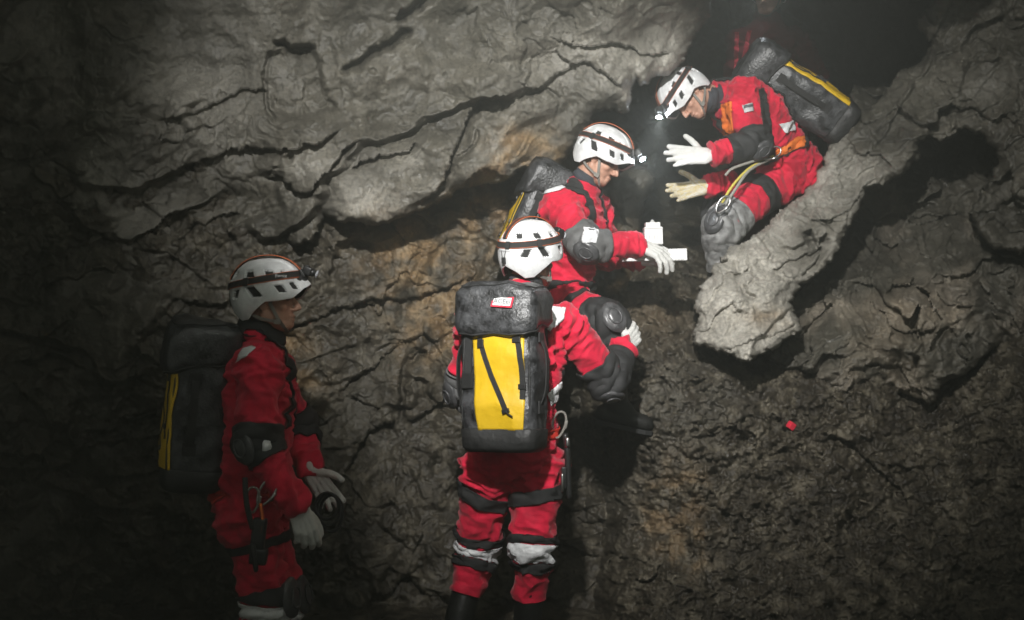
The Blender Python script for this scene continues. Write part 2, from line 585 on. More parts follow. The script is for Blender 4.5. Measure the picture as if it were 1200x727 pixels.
# --- lumps of the right wall under the arch, with the dark hollow
H_poly = [(925, 300), (1000, 100), (1400, 100), (5000, 100), (5000, 420), (1300, 410), (1200, 404), (1178, 402), (1160, 406), (1146, 416), (1136, 434), (1120, 442), (1106, 452), (1098, 472),
          (1088, 478), (1074, 470), (1062, 464), (1044, 456), (1030, 440), (1012, 448), (1000, 458), (975, 452), (945, 440), (900, 425), (880, 405)]
sdH = poly_sd(H_poly, WU, WV)
dH = tps([(1050, 215, 6.0), (1120, 200, 6.1), (1000, 320, 5.65), (960, 380, 5.32), (1050, 290, 5.8), (1100, 280, 5.65), (1150, 330, 5.35), (1060, 370, 5.22),
          (1130, 400, 5.1), (1090, 465, 5.12), (1000, 430, 5.25), (940, 410, 5.2), (1200, 250, 5.7), (1200, 400, 5.25), (1350, 300, 4.7),
          (1150, 240, 5.8), (1040, 340, 5.45)], GU, GV)
relH = big * 1.0 + fine * 1.1 + knob * 1.0 + scallop + strata(-20, 0.3, 0.06, 171) + fac * 1.5
relH += ledge([(1040, 345), (1050, 332), (1072, 330), (1090, 345), (1092, 372)], 0.08, 9, 14)
relH += ledge([(1040, 385), (1060, 395), (1085, 392), (1100, 375)], 0.06, 8, 14)
relH += ledge([(930, 395), (955, 375), (985, 350)], 0.05, 8, 14)
dH = dH + relH + edge_round(sdH, 0.09, 12)
# --- rock knob behind the man in the middle, small rock at the passage roof, passage end
K_poly = [(738, 197), (755, 196), (767, 209), (764, 224), (754, 238), (750, 262), (746, 300), (736, 345), (680, 360), (670, 240), (700, 215)]
sdK = poly_sd(K_poly, WU * 0.4 + GU * 0.6, WV * 0.4 + GV * 0.6)
dK = 5.75 + 0.0 * X + knob + fine + 0.6 * blocks + strata(-70, 0.25, 0.05, 181) + edge_round(sdK, 0.15, 16)
T_poly = [(852, -140), (1000, -140), (940, -30), (912, -16), (884, 14), (868, 28), (857, 22), (856, 0)]
sdT = poly_sd(T_poly, WU * 0.4 + GU * 0.6, WV * 0.4 + GV * 0.6)
dT = 6.75 + knob + fine + edge_round(sdT, 0.2, 14)
dP = 11.5 + 2.0 * fbm2(X * 0.9, Z * 0.9, 4, 191) + knob * 3
floor_z = 0.0 + 0.05 * fbm2(X * 2, Z * 5, 4, 195)
dF = np.where(GV > 560, (EYE.z - floor_z) * F / np.maximum(GV - 363.5, 1), 99).astype(np.float32)
dF = np.where(GV > 560, dF + 0.6 * soil, 99)

left = sstep(190, 330, GU)
dU2 = dU * left + dWx * (1 - left)
layers = np.stack([dW, dU2, dB, dC, dH, dK, dT, dP, dF])
which = np.argmin(layers, 0)
D = np.take_along_axis(layers, which[None], 0)[0]
D = np.maximum(D, 1.0).astype(np.float32)

# stains and washed areas of the rock, with some light and shade put into their colour
nz = fbm2(X * 2.4, Z * 2.4, 4, 201)
nf = fbm2(X * 9, Z * 9, 3, 205)


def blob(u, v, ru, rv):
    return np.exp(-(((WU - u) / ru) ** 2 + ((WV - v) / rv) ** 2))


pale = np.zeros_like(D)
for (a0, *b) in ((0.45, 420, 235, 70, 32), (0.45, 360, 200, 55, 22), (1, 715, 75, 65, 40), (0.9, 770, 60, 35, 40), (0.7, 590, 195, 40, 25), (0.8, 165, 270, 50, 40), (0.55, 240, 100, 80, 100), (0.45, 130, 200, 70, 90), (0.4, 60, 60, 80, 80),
                 (0.4, 500, 200, 60, 30), (1, 738, 112, 16, 14), (0.2, 640, 110, 50, 40)):  # upper-left patches also stand in for light the flash lacks there
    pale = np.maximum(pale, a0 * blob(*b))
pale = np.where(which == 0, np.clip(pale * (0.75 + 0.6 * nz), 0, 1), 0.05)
pale = np.where(which == 3, np.clip(0.52 + 0.5 * nz + 0.8 * blob(875, 365, 60, 60) - 0.75 * sstep(960, 1060, GU), 0, 1), pale)  # paleness drops to the right to imitate the falling light
pale = np.where(which == 4, np.clip(0.02 + 0.6 * nz + 0.35 * blob(1060, 370, 70, 50), 0, 1), pale)
pale = np.where((which >= 5) | (which == 1), 0, pale)
ochre = np.zeros_like(D)
for b in ((620, 178, 40, 22), (575, 260, 45, 45), (520, 370, 60, 60), (600, 190, 30, 20), (700, 330, 50, 60), (330, 440, 40, 60), (480, 300, 60, 40)):
    ochre = np.maximum(ochre, blob(*b))
ochre = np.clip(ochre * (0.75 + 1.1 * nf + 0.3 * nz), 0, 1) * np.isin(which, (0, 1, 5))
ochre = np.maximum(ochre, np.where(which == 3, np.clip(0.6 * blob(900, 372, 25, 14) * (0.6 + nf), 0, 1), 0))
ochre = np.maximum(ochre, np.where(which == 4, np.clip(0.35 * blob(1050, 380, 60, 60) + 0.4 * nz, 0, 0.6), 0))
ochre = np.maximum(ochre, np.where(which == 2, np.clip(1.2 * blob(800, 610, 42, 60) * (0.6 + nf) + 0.5 * blob(770, 370, 60, 40), 0, 0.7), 0))
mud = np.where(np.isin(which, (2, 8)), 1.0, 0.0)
mud = mud * (1 - 0.75 * np.clip(np.maximum(blob(790, 480, 75, 55), blob(740, 540, 40, 80)) * (0.7 + nf), 0, 1))  # thinner mud colour paints the lit strip beside the men
mud = np.maximum(mud, np.where(which == 7, 0.9, 0))  # passage end coloured dark to stand for its gloom
mud = np.maximum(mud, np.where(np.isin(which, (1,)), np.maximum(0.50 + 0.3 * nz, 0.75 * sstep(420, 560, GV + 40 * nz)), 0))  # wall under the overhang darkened, more so low down, as if light dims
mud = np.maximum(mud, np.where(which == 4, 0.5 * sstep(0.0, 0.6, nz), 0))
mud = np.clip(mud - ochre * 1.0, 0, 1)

NR, NC = D.shape
verts = np.empty((NR * NC, 3), np.float32)
verts[:, 0] = ((GU - 600) / F * D).ravel()
verts[:, 1] = D.ravel()
verts[:, 2] = (EYE.z - (GV - 363.5) / F * D).ravel()
idx = np.arange(NR * NC, dtype=np.int32).reshape(NR, NC)
quads = np.stack([idx[:-1, :-1], idx[1:, :-1], idx[1:, 1:], idx[:-1, 1:]], -1).reshape(-1, 4)
qw = which[:-1, :-1].ravel()


def sheet(name, sel, m, label=None, cat=None, kind=None):
    q = quads[sel]
    used, inv = np.unique(q, return_inverse=True)
    q = inv.reshape(q.shape).astype(np.int32)
    me = bpy.data.meshes.new(name)
    me.vertices.add(len(used))
    me.vertices.foreach_set('co', verts[used].ravel())
    me.loops.add(q.size)
    me.loops.foreach_set('vertex_index', q.ravel())
    me.polygons.add(len(q))
    me.polygons.foreach_set('loop_start', np.arange(0, q.size, 4, dtype=np.int32))
    me.polygons.foreach_set('loop_total', np.full(len(q), 4, np.int32))
    me.update(calc_edges=True)
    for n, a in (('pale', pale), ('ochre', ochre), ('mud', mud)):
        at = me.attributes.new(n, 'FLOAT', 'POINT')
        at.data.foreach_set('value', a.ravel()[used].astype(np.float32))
    o = link_mesh(name, me, m)
    tag(o, label, cat, kind=kind)
    return o


ROCK = rock_material('cave_limestone')
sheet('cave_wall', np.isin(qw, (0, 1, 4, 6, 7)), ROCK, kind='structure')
sheet('ground', np.isin(qw, (2, 8)), ROCK, kind='structure')
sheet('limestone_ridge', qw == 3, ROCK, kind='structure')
sheet('rock_outcrop', qw == 5, ROCK, kind='structure')


# unseen rock block added above the frame to keep the flash off the left caver
bm = bmesh.new()
bmesh.ops.create_icosphere(bm, subdivisions=5, radius=1.0)
for vtx in bm.verts:
    c = vtx.co
    k = (abs(c.x) ** 4 + abs(c.y) ** 4 + abs(c.z) ** 4) ** -0.25
    c *= k
    q = Vector((c.x * 1.32, c.y * 0.2, c.z * 0.33))
    q += c * (0.04 * mnoise.fractal(q * 3.0, 1.0, 2.0, 4))
    vtx.co = q + Vector((-1.68, 1.4, 2.67))
me = bpy.data.meshes.new('added_shade_rock')
bm.to_mesh(me)
bm.free()
tag(link_mesh('added_shade_rock', me, ROCK), kind='structure')


def cave_depth(u, v):
    i = int(np.clip(np.searchsorted(va, v), 0, NR - 1))
    j = int(np.clip(np.searchsorted(ua, u), 0, NC - 1))
    return float(D[i, j])

# ------------------------------------------------------------------ materials for people and gear
M = {}
M['suit'] = mat('red_coverall_cloth', (0.62, 0.011, 0.045), 0.68, spec=0.25, bump=0.25, bscale=260, vary=0.36, vscale=9, sheen=0.15)
M['skin'] = mat('skin', (0.52, 0.29, 0.205), 0.5, spec=0.4, vary=0.12, vscale=30)
M['hair'] = mat('black_hair', (0.012, 0.010, 0.009), 0.5, bump=0.6, bscale=300)
M['brow'] = mat('eyebrow_hair', (0.03, 0.02, 0.015), 0.7)
M['eye'] = mat('eye', (0.10, 0.06, 0.045), 0.2)
M['lip'] = mat('lips', (0.42, 0.17, 0.13), 0.45)
M['shell'] = mat('white_helmet_plastic', (0.76, 0.77, 0.77), 0.32, spec=0.5, vary=0.22, vscale=20)
M['vent'] = mat('helmet_vent', (0.02, 0.02, 0.02), 0.8)
M['web'] = mat('dark_webbing', (0.022, 0.022, 0.022), 0.75, bump=0.4, bscale=500)
M['orange'] = mat('orange_trim', (0.45, 0.10, 0.03), 0.6)
M['orange2'] = mat('bright_orange_webbing', (0.85, 0.20, 0.03), 0.6, bump=0.4, bscale=400)
M['greyweb'] = mat('grey_strap', (0.20, 0.19, 0.17), 0.7)
M['black'] = mat('black_plastic', (0.018, 0.018, 0.018), 0.38)
M['pad'] = mat('pad_fabric', (0.030, 0.030, 0.031), 0.65, bump=0.4, bscale=350, vary=0.35, vscale=18)
M['padgrey'] = mat('dusty_pad_fabric', (0.13, 0.13, 0.13), 0.7, bump=0.4, bscale=350, vary=0.45, vscale=16)
M['padpale'] = mat('pale_dusty_pad_fabric', (0.25, 0.25, 0.245), 0.6, bump=0.4, bscale=350, vary=0.7, vscale=22)
M['suitshade'] = mat('shaded_red_coverall_cloth', (0.15, 0.014, 0.020), 0.8, spec=0.2, bump=0.25, bscale=260, vary=0.3, vscale=7)  # the red coverall cloth with the passage's shade put into its colour
M['cap'] = mat('pad_shell', (0.075, 0.075, 0.078), 0.32, vary=0.5, vscale=40)
M['glove'] = mat('white_cotton_glove', (0.74, 0.74, 0.71), 0.85, spec=0.15, bump=0.5, bscale=420, vary=0.1, vscale=25)
M['reflect'] = mat('silver_reflective', (0.78, 0.79, 0.80), 0.42, spec=0.6, bump=0.3, bscale=90, vary=0.12, vscale=40)
M['gaiter'] = mat('slate_neck_gaiter', (0.045, 0.048, 0.058), 0.85, bump=0.5, bscale=120)
M['boot'] = mat('black_rubber', (0.014, 0.014, 0.013), 0.42, bump=0.2, bscale=60)
M['bag'] = mat('dark_tarpaulin', (0.050, 0.051, 0.054), 0.38, spec=0.5, bump=0.3, bscale=90, vary=0.9, vscale=24)
M['bagdark'] = mat('worn_black_tarpaulin', (0.024, 0.024, 0.024), 0.5, spec=0.4, bump=0.35, bscale=45, vary=0.4, vscale=9)
M['yellow'] = mat('yellow_tarpaulin', (0.72, 0.46, 0.015), 0.45, spec=0.4, bump=0.2, bscale=40, vary=0.12, vscale=8)
M['steel'] = mat('brushed_steel', (0.55, 0.55, 0.54), 0.3, metal=1.0)
M['alu_orange'] = mat('orange_anodised', (0.70, 0.16, 0.04), 0.35, metal=0.8)
M['redweb'] = mat('red_harness_webbing', (0.55, 0.030, 0.018), 0.6, bump=0.4, bscale=400)
M['yrope'] = mat('yellow_lanyard', (0.62, 0.52, 0.10), 0.7, bump=0.6, bscale=300)
M['grope'] = mat('grey_lanyard', (0.32, 0.31, 0.27), 0.75, bump=0.6, bscale=300)
M['white'] = mat('white_plastic', (0.80, 0.80, 0.79), 0.4, vary=0.05)
M['greyplastic'] = mat('light_grey_plastic', (0.42, 0.42, 0.41), 0.45)
M['red'] = mat('red_print', (0.70, 0.03, 0.06), 0.6)
M['ink'] = mat('grey_ink', (0.10, 0.11, 0.12), 0.6)
M['silver_print'] = mat('silver_print', (0.5, 0.5, 0.5), 0.5)
M['lens'] = mat('lamp_lens', (0.9, 0.95, 1.0), 0.1, emit=(0.86, 0.93, 1.0), estr=260.0)
M['lens_off'] = mat('unlit_lamp_lens', (0.35, 0.36, 0.38), 0.08)


def dotted_glove():
    m = mat('dotted_grip_glove', (0.72, 0.70, 0.62), 0.85, spec=0.15, bump=0.5, bscale=420)
    nt = m.node_tree
    N, L = nt.nodes, nt.links
    tc = N.new('ShaderNodeTexCoord')
    v = N.new('ShaderNodeTexVoronoi')
    v.inputs['Scale'].default_value = 150
    v.inputs['Randomness'].default_value = 0.15
    L.new(tc.outputs['Object'], v.inputs['Vector'])
    cr = N.new('ShaderNodeValToRGB')
    cr.color_ramp.elements[0].position = 0.40
    cr.color_ramp.elements[0].color = (0.62, 0.47, 0.13, 1)
    cr.color_ramp.elements[1].position = 0.48
    cr.color_ramp.elements[1].color = (0.72, 0.69, 0.60, 1)
    L.new(v.outputs['Distance'], cr.inputs['Fac'])
    L.new(cr.outputs['Color'], N['Principled BSDF'].inputs['Base Color'])
    return m


M['dotglove'] = dotted_glove()


# ------------------------------------------------------------------ modelling helpers
def frame(y, z):
    """basis with given y and approximate z; returns 3x3 with columns x,y,z"""
    y = Vector(y).normalized()
    x = y.cross(Vector(z)).normalized()
    z = x.cross(y).normalized()
    return Matrix((x, y, z)).transposed()


def perp(d):
    d = d.normalized()
    a = Vector((0, 0, 1)) if abs(d.z) < 0.9 else Vector((1, 0, 0))
    x = d.cross(a).normalized()
    return x, d.cross(x).normalized()


def add_ring_loft(bm, rings, cap=True, closed=False):
    vs = [[bm.verts.new(p) for p in r] for r in rings]
    n = len(rings[0])
    m = len(vs)
    for i in range(m if closed else m - 1):
        a, b = vs[i], vs[(i + 1) % m]
        for j in range(n):
            k = (j + 1) % n
            bm.faces.new((a[j], a[k], b[k], b[j]))
    if cap and not closed:
        bm.faces.new(vs[0][::-1])
        bm.faces.new(vs[-1])


def add_cone(bm, p0, r0, p1, r1, n=20, steps=4):
    """capsule-like tapered limb"""
    p0, p1 = Vector(p0), Vector(p1)
    d = (p1 - p0)
    L = d.length
    if L < 1e-5:
        return add_ball(bm, p0, (r0, r0, r0))
    d /= L
    x, y = perp(d)
    rings = []
    for i in range(steps, 0, -1):
        a = math.pi / 2 * i / (steps + 0.35)
        rings.append((p0 - d * (r0 * math.sin(a)), r0 * math.cos(a)))
    rings.append((p0, r0))
    rings.append((p1, r1))
    for i in range(1, steps + 1):
        a = math.pi / 2 * i / (steps + 0.35)
        rings.append((p1 + d * (r1 * math.sin(a)), r1 * math.cos(a)))
    add_ring_loft(bm, [[c + (x * math.cos(t) + y * math.sin(t)) * r for t in [2 * math.pi * j / n for j in range(n)]] for c, r in rings])


def add_ball(bm, c, r, rot=None, n=16):
    mtx = Matrix.Translation(Vector(c)) @ (rot.to_4x4() if rot else Matrix()) @ Matrix.Diagonal((r[0], r[1], r[2], 1))
    bmesh.ops.create_uvsphere(bm, u_segments=n + 4, v_segments=n, radius=1.0, matrix=mtx)


def add_box(bm, c, size, rot=None, bevel=0.0):
    mtx = Matrix.Translation(Vector(c)) @ (rot.to_4x4() if rot else Matrix()) @ Matrix.Diagonal((size[0], size[1], size[2], 1))
    r = bmesh.ops.create_cube(bm, size=1.0, matrix=mtx)
    if bevel:
        es = list({e for v in r['verts'] for e in v.link_edges})
        bmesh.ops.bevel(bm, geom=es, offset=bevel, segments=2, profile=0.7, affect='EDGES')


def smooth_path(pts, n=8):
    pts = [Vector(p) for p in pts]
    out = []
    for i in range(len(pts) - 1):
        p0 = pts[max(i - 1, 0)]
        p1, p2 = pts[i], pts[i + 1]
        p3 = pts[min(i + 2, len(pts) - 1)]
        for k in range(n):
            t = k / n
            out.append(0.5 * ((2 * p1) + (p2 - p0) * t + (2 * p0 - 5 * p1 + 4 * p2 - p3) * t * t + (3 * p1 - p0 - 3 * p2 + p3) * t ** 3))
    out.append(pts[-1])
    return out


def add_tube(bm, pts, r, n=10, sm=6, closed=False):
    pts = smooth_path(pts, sm) if sm else [Vector(p) for p in pts]
    rings = []
    m = len(pts)
    x = None
    for i, p in enumerate(pts):
        if closed:
            d = (pts[(i + 1) % m] - pts[i - 1]).normalized()
        else:
            d = (pts[min(i + 1, m - 1)] - pts[max(i - 1, 0)]).normalized()
        if x is None:
            x, _ = perp(d)
        x = (x - d * x.dot(d)).normalized()
        y = d.cross(x)
        rr = r(i / (m - 1)) if callable(r) else r
        rings.append([p + (x * math.cos(t) + y * math.sin(t)) * rr for t in [2 * math.pi * j / n for j in range(n)]])
    add_ring_loft(bm, rings, closed=closed)


def add_strip(bm, pts, width, thick, normals, sm=6):
    """flat webbing along a path; normals: one vector, or one per path point"""
    raw = [Vector(p) for p in pts]
    one = isinstance(normals, Vector)
    ns = [normals] * len(raw) if one else [Vector(q) for q in normals]
    P2 = smooth_path(raw, sm) if sm else raw
    N2 = smooth_path(ns, sm) if sm else ns
    rings = []
    m = len(P2)
    for i, p in enumerate(P2):
        d = (P2[min(i + 1, m - 1)] - P2[max(i - 1, 0)]).normalized()
        nn = N2[i].normalized()
        w = d.cross(nn).normalized() * (width / 2)
        h = nn * (thick / 2)
        rings.append([p - w - h, p + w - h, p + w + h, p - w + h])
    add_ring_loft(bm, rings)


def mods_to_mesh(me, mods):
    o = bpy.data.objects.new('tmp', me)
    COL.objects.link(o)
    for typ, kw in mods:
        m = o.modifiers.new(typ, typ)
        for k, v in kw.items():
            setattr(m, k, v)
    dg = bpy.context.evaluated_depsgraph_get()
    r = bpy.data.meshes.new_from_object(o.evaluated_get(dg))
    bpy.data.objects.remove(o)
    bpy.data.meshes.remove(me)
    return r


def remesh(bm, voxel, smooth=4, factor=0.5):
    bmesh.ops.recalc_face_normals(bm, faces=bm.faces)
    me = bpy.data.meshes.new('tmp')
    bm.to_mesh(me)
    bm.free()
    return mods_to_mesh(me, [('REMESH', dict(mode='VOXEL', voxel_size=voxel)), ('SMOOTH', dict(factor=factor, iterations=smooth))])


def get_co(me):
    a = np.empty(len(me.vertices) * 3, np.float32)
    me.vertices.foreach_get('co', a)
    return a.reshape(-1, 3)


def get_no(me):
    a = np.empty(len(me.vertices) * 3, np.float32)
    me.vertices.foreach_get('normal', a)
    return a.reshape(-1, 3)


def set_co(me, c):
    me.vertices.foreach_set('co', np.ascontiguousarray(c, np.float32).ravel())
    me.update()


def perlin3(p, seed=0):
    """fast 3D noise from two crossed 2D sheets (good enough for cloth)"""
    return 0.6 * perlin2(p[:, 0] + 0.37 * p[:, 2], p[:, 1] - 0.31 * p[:, 2], seed) + 0.6 * perlin2(p[:, 2] + 0.29 * p[:, 1], p[:, 0] + 0.43 * p[:, 1], seed + 4)


# ------------------------------------------------------------------ helmet, in head space (x right, y forward, z up)
HA, HB, HC, HZ = 0.122, 0.148, 0.135, 0.032


def rim_z(th):
    t = abs((th + math.pi) % (2 * math.pi) - math.pi)
    xs = [0, 0.35, 0.7, 1.1, 1.45, 1.75, 2.05, 2.4, 2.75, math.pi]
    zs = [0.030, 0.012, -0.026, -0.036, -0.038, -0.070, -0.103, -0.108, -0.080, -0.060]
    return float(np.interp(t, xs, zs))


def helm_pt(th, z, off=0.0):
    """outer surface point at angle th (0 = front) and height z above the equator"""
    if z > 0:
        r = math.sqrt(max(0.0, 1 - (min(z, HC) / HC) ** 2))
        r = r ** 0.92
    else:
        r = 1 - 0.9 * (z / HC) ** 2 * 0.35
    a, b = HA, HB
    p = Vector((a * r * math.sin(th), b * r * math.cos(th) - 0.004, z))
    n = Vector((p.x / a ** 2, p.y / b ** 2, max(z, -0.01) / HC ** 2))
    if n.length < 1e-6:
        n = Vector((0, 0, 1))
    return p + n.normalized() * off + Vector((0, 0, HZ)), n.normalized()


VENTS = [(s * t, z0, z1, w, k * s) for s in (1, -1) for (t, z0, z1, w, k) in
         ((0.62, 0.010, 0.030, 0.10, 0.5), (1.02, -0.004, 0.020, 0.12, 0.5), (1.75, -0.018, 0.018, 0.15, 0.6), (2.35, -0.022, 0.010, 0.13, -0.4),
          (0.80, 0.066, 0.080, 0.12, 0.4), (1.30, 0.066, 0.082, 0.15, 0.4), (1.95, 0.060, 0.082, 0.16, 0.4), (2.65, 0.058, 0.078, 0.14, 0.3))]


def make_helmet(T, parent, lamp_on, target=None, power=0, lettering=True, low=False, band_up=0.0):
    nth, ns = 240, 84
    bm = bmesh.new()
    inner = bm
    top, _ = helm_pt(0, HC)
    grid = []
    vflag = {}
    for j in range(1, ns + 1):
        row = []
        s = j / ns
        for i in range(nth):
            th = 2 * math.pi * i / nth
            zr = rim_z(th)
            amax = math.pi / 2 + (-zr / HC) if zr <= 0 else math.acos(zr / HC)
            a = s * amax
            z = HC * math.cos(a) if a < math.pi / 2 else -(a - math.pi / 2) * HC
            # crest and panel relief
            tt = abs((th + math.pi) % (2 * math.pi) - math.pi)
            off = 0.0
            lat = abs(HA * math.sin(a) * math.sin(th)) if a < math.pi / 2 else 9
            off += 0.004 * float(sstep(0.040, 0.030, lat)) * float(sstep(0.1, 0.3, s))
            off -= 0.003 * float(sstep(0.045, 0.05, z)) * float(sstep(0.9, 0.6, s))
            flare = 0.020 * math.exp(-(tt / 0.55) ** 2) * max(0.0, (s - 0.7) / 0.3) ** 2
            p, n = helm_pt(th, z, off)
            p += Vector((0, flare, -0.15 * flare))
            hole = False
            for (vt, z0, z1, w, k) in VENTS:
                dth = (th - vt + math.pi) % (2 * math.pi) - math.pi
                if z0 - 0.002 <= z <= z1 + 0.004 and abs(dth - k * (z - (z0 + z1) / 2) * 9) < w * 0.95:
                    hole = True
            if hole:
                p -= n * 0.011
            v = bm.verts.new(p)
            vflag[v] = hole
            row.append(v)
        grid.append(row)
    tv = bm.verts.new(top)
    vflag[tv] = False
    for i in range(nth):
        k = (i + 1) % nth
        bm.faces.new((tv, grid[0][i], grid[0][k]))
        for j in range(ns - 1):
            f = bm.faces.new((grid[j][i], grid[j + 1][i], grid[j + 1][k], grid[j][k]))
            if sum(vflag[v] for v in f.verts) >= 3:
                f.material_index = 1
    # thickness: roll the rim inwards and line the inside
    lin = []
    for ring in range(1, 4):
        row = []
        for i in range(nth):
            o = grid[-1][i].co
            c = Vector((0, 0, o.z))
            k = (0.985, 0.93, 0.90)[ring - 1]
            row.append(bm.verts.new(c.lerp(o, k) + Vector((0, 0, (-0.002, 0.004, 0.05)[ring - 1]))))
        lin.append(row)
    prev = grid[-1]
    for row in lin:
        for i in range(nth):
            k = (i + 1) % nth
            f = bm.faces.new((prev[i], row[i], row[k], prev[k]))
            if row is lin[-1]:
                f.material_index = 1
        prev = row
    f = bm.faces.new(prev)
    f.material_index = 1
    bm.transform(T)
    helm = bm_obj('helmet', bm, [M['shell'], M['vent']], parent)

    def zb(th):
        return 0.044 + band_up + 0.020 * math.cos(th)
    # head band with orange edges, strap over the crown
    bm = bmesh.new()
    bm2 = bmesh.new()
    ths = [2 * math.pi * i / 60 for i in range(61)]
    for b_, w, off, dz in ((bm, 0.024, 0.0035, 0), (bm2, 0.0020, 0.0046, 0.0120), (bm2, 0.0020, 0.0046, -0.0120)):
        rings = []
        for th in ths[:-1]:
            rr = []
            for (dw, do) in ((-w / 2, -0.0022), (w / 2, -0.0022), (w / 2, 0.0015), (-w / 2, 0.0015)):
                p, n = helm_pt(th, zb(th) + dz + dw, off + do)
                rr.append(p)
            rings.append(rr)
        add_ring_loft(b_, rings, closed=True)
    # crown strap
    for b_, w, off, sh in ((bm, 0.022, 0.0085, 0), (bm2, 0.002, 0.0092, 0.0105), (bm2, 0.002, 0.0092, -0.0105)):
        rings = []
        for k in range(33):
            al = -1.0 + 2.0 * k / 32
            yy = al
            zz = HC * math.sqrt(max(0, 1 - (yy * 0.93) ** 2))
            zlim = zb(0) if yy > 0 else zb(math.pi)
            zz = max(zz, zlim - 0.006)
            p, n = helm_pt(0 if yy >= 0 else math.pi, zz, off)
            if abs(yy) < 0.02:
                p, n = helm_pt(0, HC, off)
            n = Vector((0, n.y, n.z)).normalized()
            rings.append([p + Vector((sh - w / 2, 0, 0)) - n * 0.002, p + Vector((sh + w / 2, 0, 0)) - n * 0.002, p + Vector((sh + w / 2, 0, 0)) + n * 0.0012, p + Vector((sh - w / 2, 0, 0)) + n * 0.0012])
        add_ring_loft(b_, rings)
    # buckles
    for th in (1.95, -2.2, 2.95):
        p, n = helm_pt(th, zb(th), 0.006)
        add_box(bm, p, (0.020, 0.006, 0.031), frame(n, (0, 0, 1)), 0.001)
    # rear lamp clip and cord
    p, n = helm_pt(math.pi, -0.038, 0.004)
    add_box(bm, p, (0.018, 0.010, 0.026), frame(n, (0, 0, 1)), 0.002)
    for sx in (-0.014, 0.014):
        q0, _ = helm_pt(math.pi + sx * 9, zb(math.pi) - 0.012, 0.003)
        q1, _ = helm_pt(math.pi + sx * 3, -0.030, 0.004)
        add_tube(bm, [q0, (q0 + q1) / 2 + n * 0.002, q1], 0.0013, 6, 3)
    bm.transform(T)
    bm2.transform(T)
    band = bm_obj('headband', bm, M['web'], helm, smooth=False)
    bm_obj('orange_edging', bm2, M['orange'], helm, smooth=False)
    # lamp on the front
    p, n = helm_pt(0, zb(0) - 0.002, 0.010)
    fr = frame(n, (0, 0, 1))
    bm = bmesh.new()
    add_box(bm, p, (0.064, 0.012, 0.036), fr, 0.003)
    tilt = frame((0, 0.93, -0.36), (0, 0, 1))
    c = p + n * 0.020
    add_box(bm, c, (0.046, 0.036, 0.034), tilt, 0.006)
    ax = tilt.col[1]
    add_cone(bm, c + ax * 0.014, 0.0155, c + ax * 0.021, 0.0165, 20, 1)
    add_box(bm, c + Vector((0, 0, 0.019)), (0.02, 0.014, 0.006), tilt, 0.002)
    bm.transform(T)
    lamp = bm_obj('headlamp', bm, M['black'], helm)
    bm = bmesh.new()
    lc = c + ax * 0.0375
    add_ball(bm, lc, (0.0155, 0.006, 0.0155), tilt, 12)
    bm.transform(T)
    bm_obj('lamp_lens', bm, M['lens'] if lamp_on else M['lens_off'], helm)
    if lamp_on and power:
        w = T @ (lc + ax * 0.012)
        spot('headlamp_beam', w, target, power, 56, 1.0, 0.012, (0.90, 0.95, 1.0))
    # chin strap
    bm = bmesh.new()
    for sx in (-1, 1):
        add_strip(bm, [(sx * 0.082, 0.022, -0.010), (sx * 0.0795, 0.036, -0.040), (sx * 0.066, 0.052, -0.078), (sx * 0.030, 0.070, -0.118), (0, 0.068, -0.128)], 0.013, 0.003,
                  [Vector((sx, 0.2, 0)), Vector((sx, 0.3, -0.1)), Vector((sx, 0.4, -0.4)), Vector((sx * 0.3, 0.1, -1)), Vector((0, 0, -1))])
        add_strip(bm, [(sx * 0.080, -0.062, -0.045), (sx * 0.078, -0.020, -0.068), (sx * 0.068, 0.040, -0.084)], 0.011, 0.003, Vector((sx, 0, -0.2)))
        add_box(bm, (sx * 0.067, 0.046, -0.084), (0.008, 0.026, 0.020), None, 0.002)
    bm.transform(T)
    bm_obj('chin_strap', bm, M['greyweb'], helm, smooth=False)
    return helm, zb


def text_mesh(txt, size, depth=0.0008):
    cu = bpy.data.curves.new('lettering', 'FONT')
    cu.body = txt
    cu.size = size
    cu.extrude = depth
    cu.align_x = 'CENTER'
    cu.align_y = 'CENTER'
    o = bpy.data.objects.new('tmp', cu)
    COL.objects.link(o)
    dg = bpy.context.evaluated_depsgraph_get()
    me = bpy.data.meshes.new_from_object(o.evaluated_get(dg))
    bpy.data.objects.remove(o)
    bpy.data.curves.remove(cu)
    return me


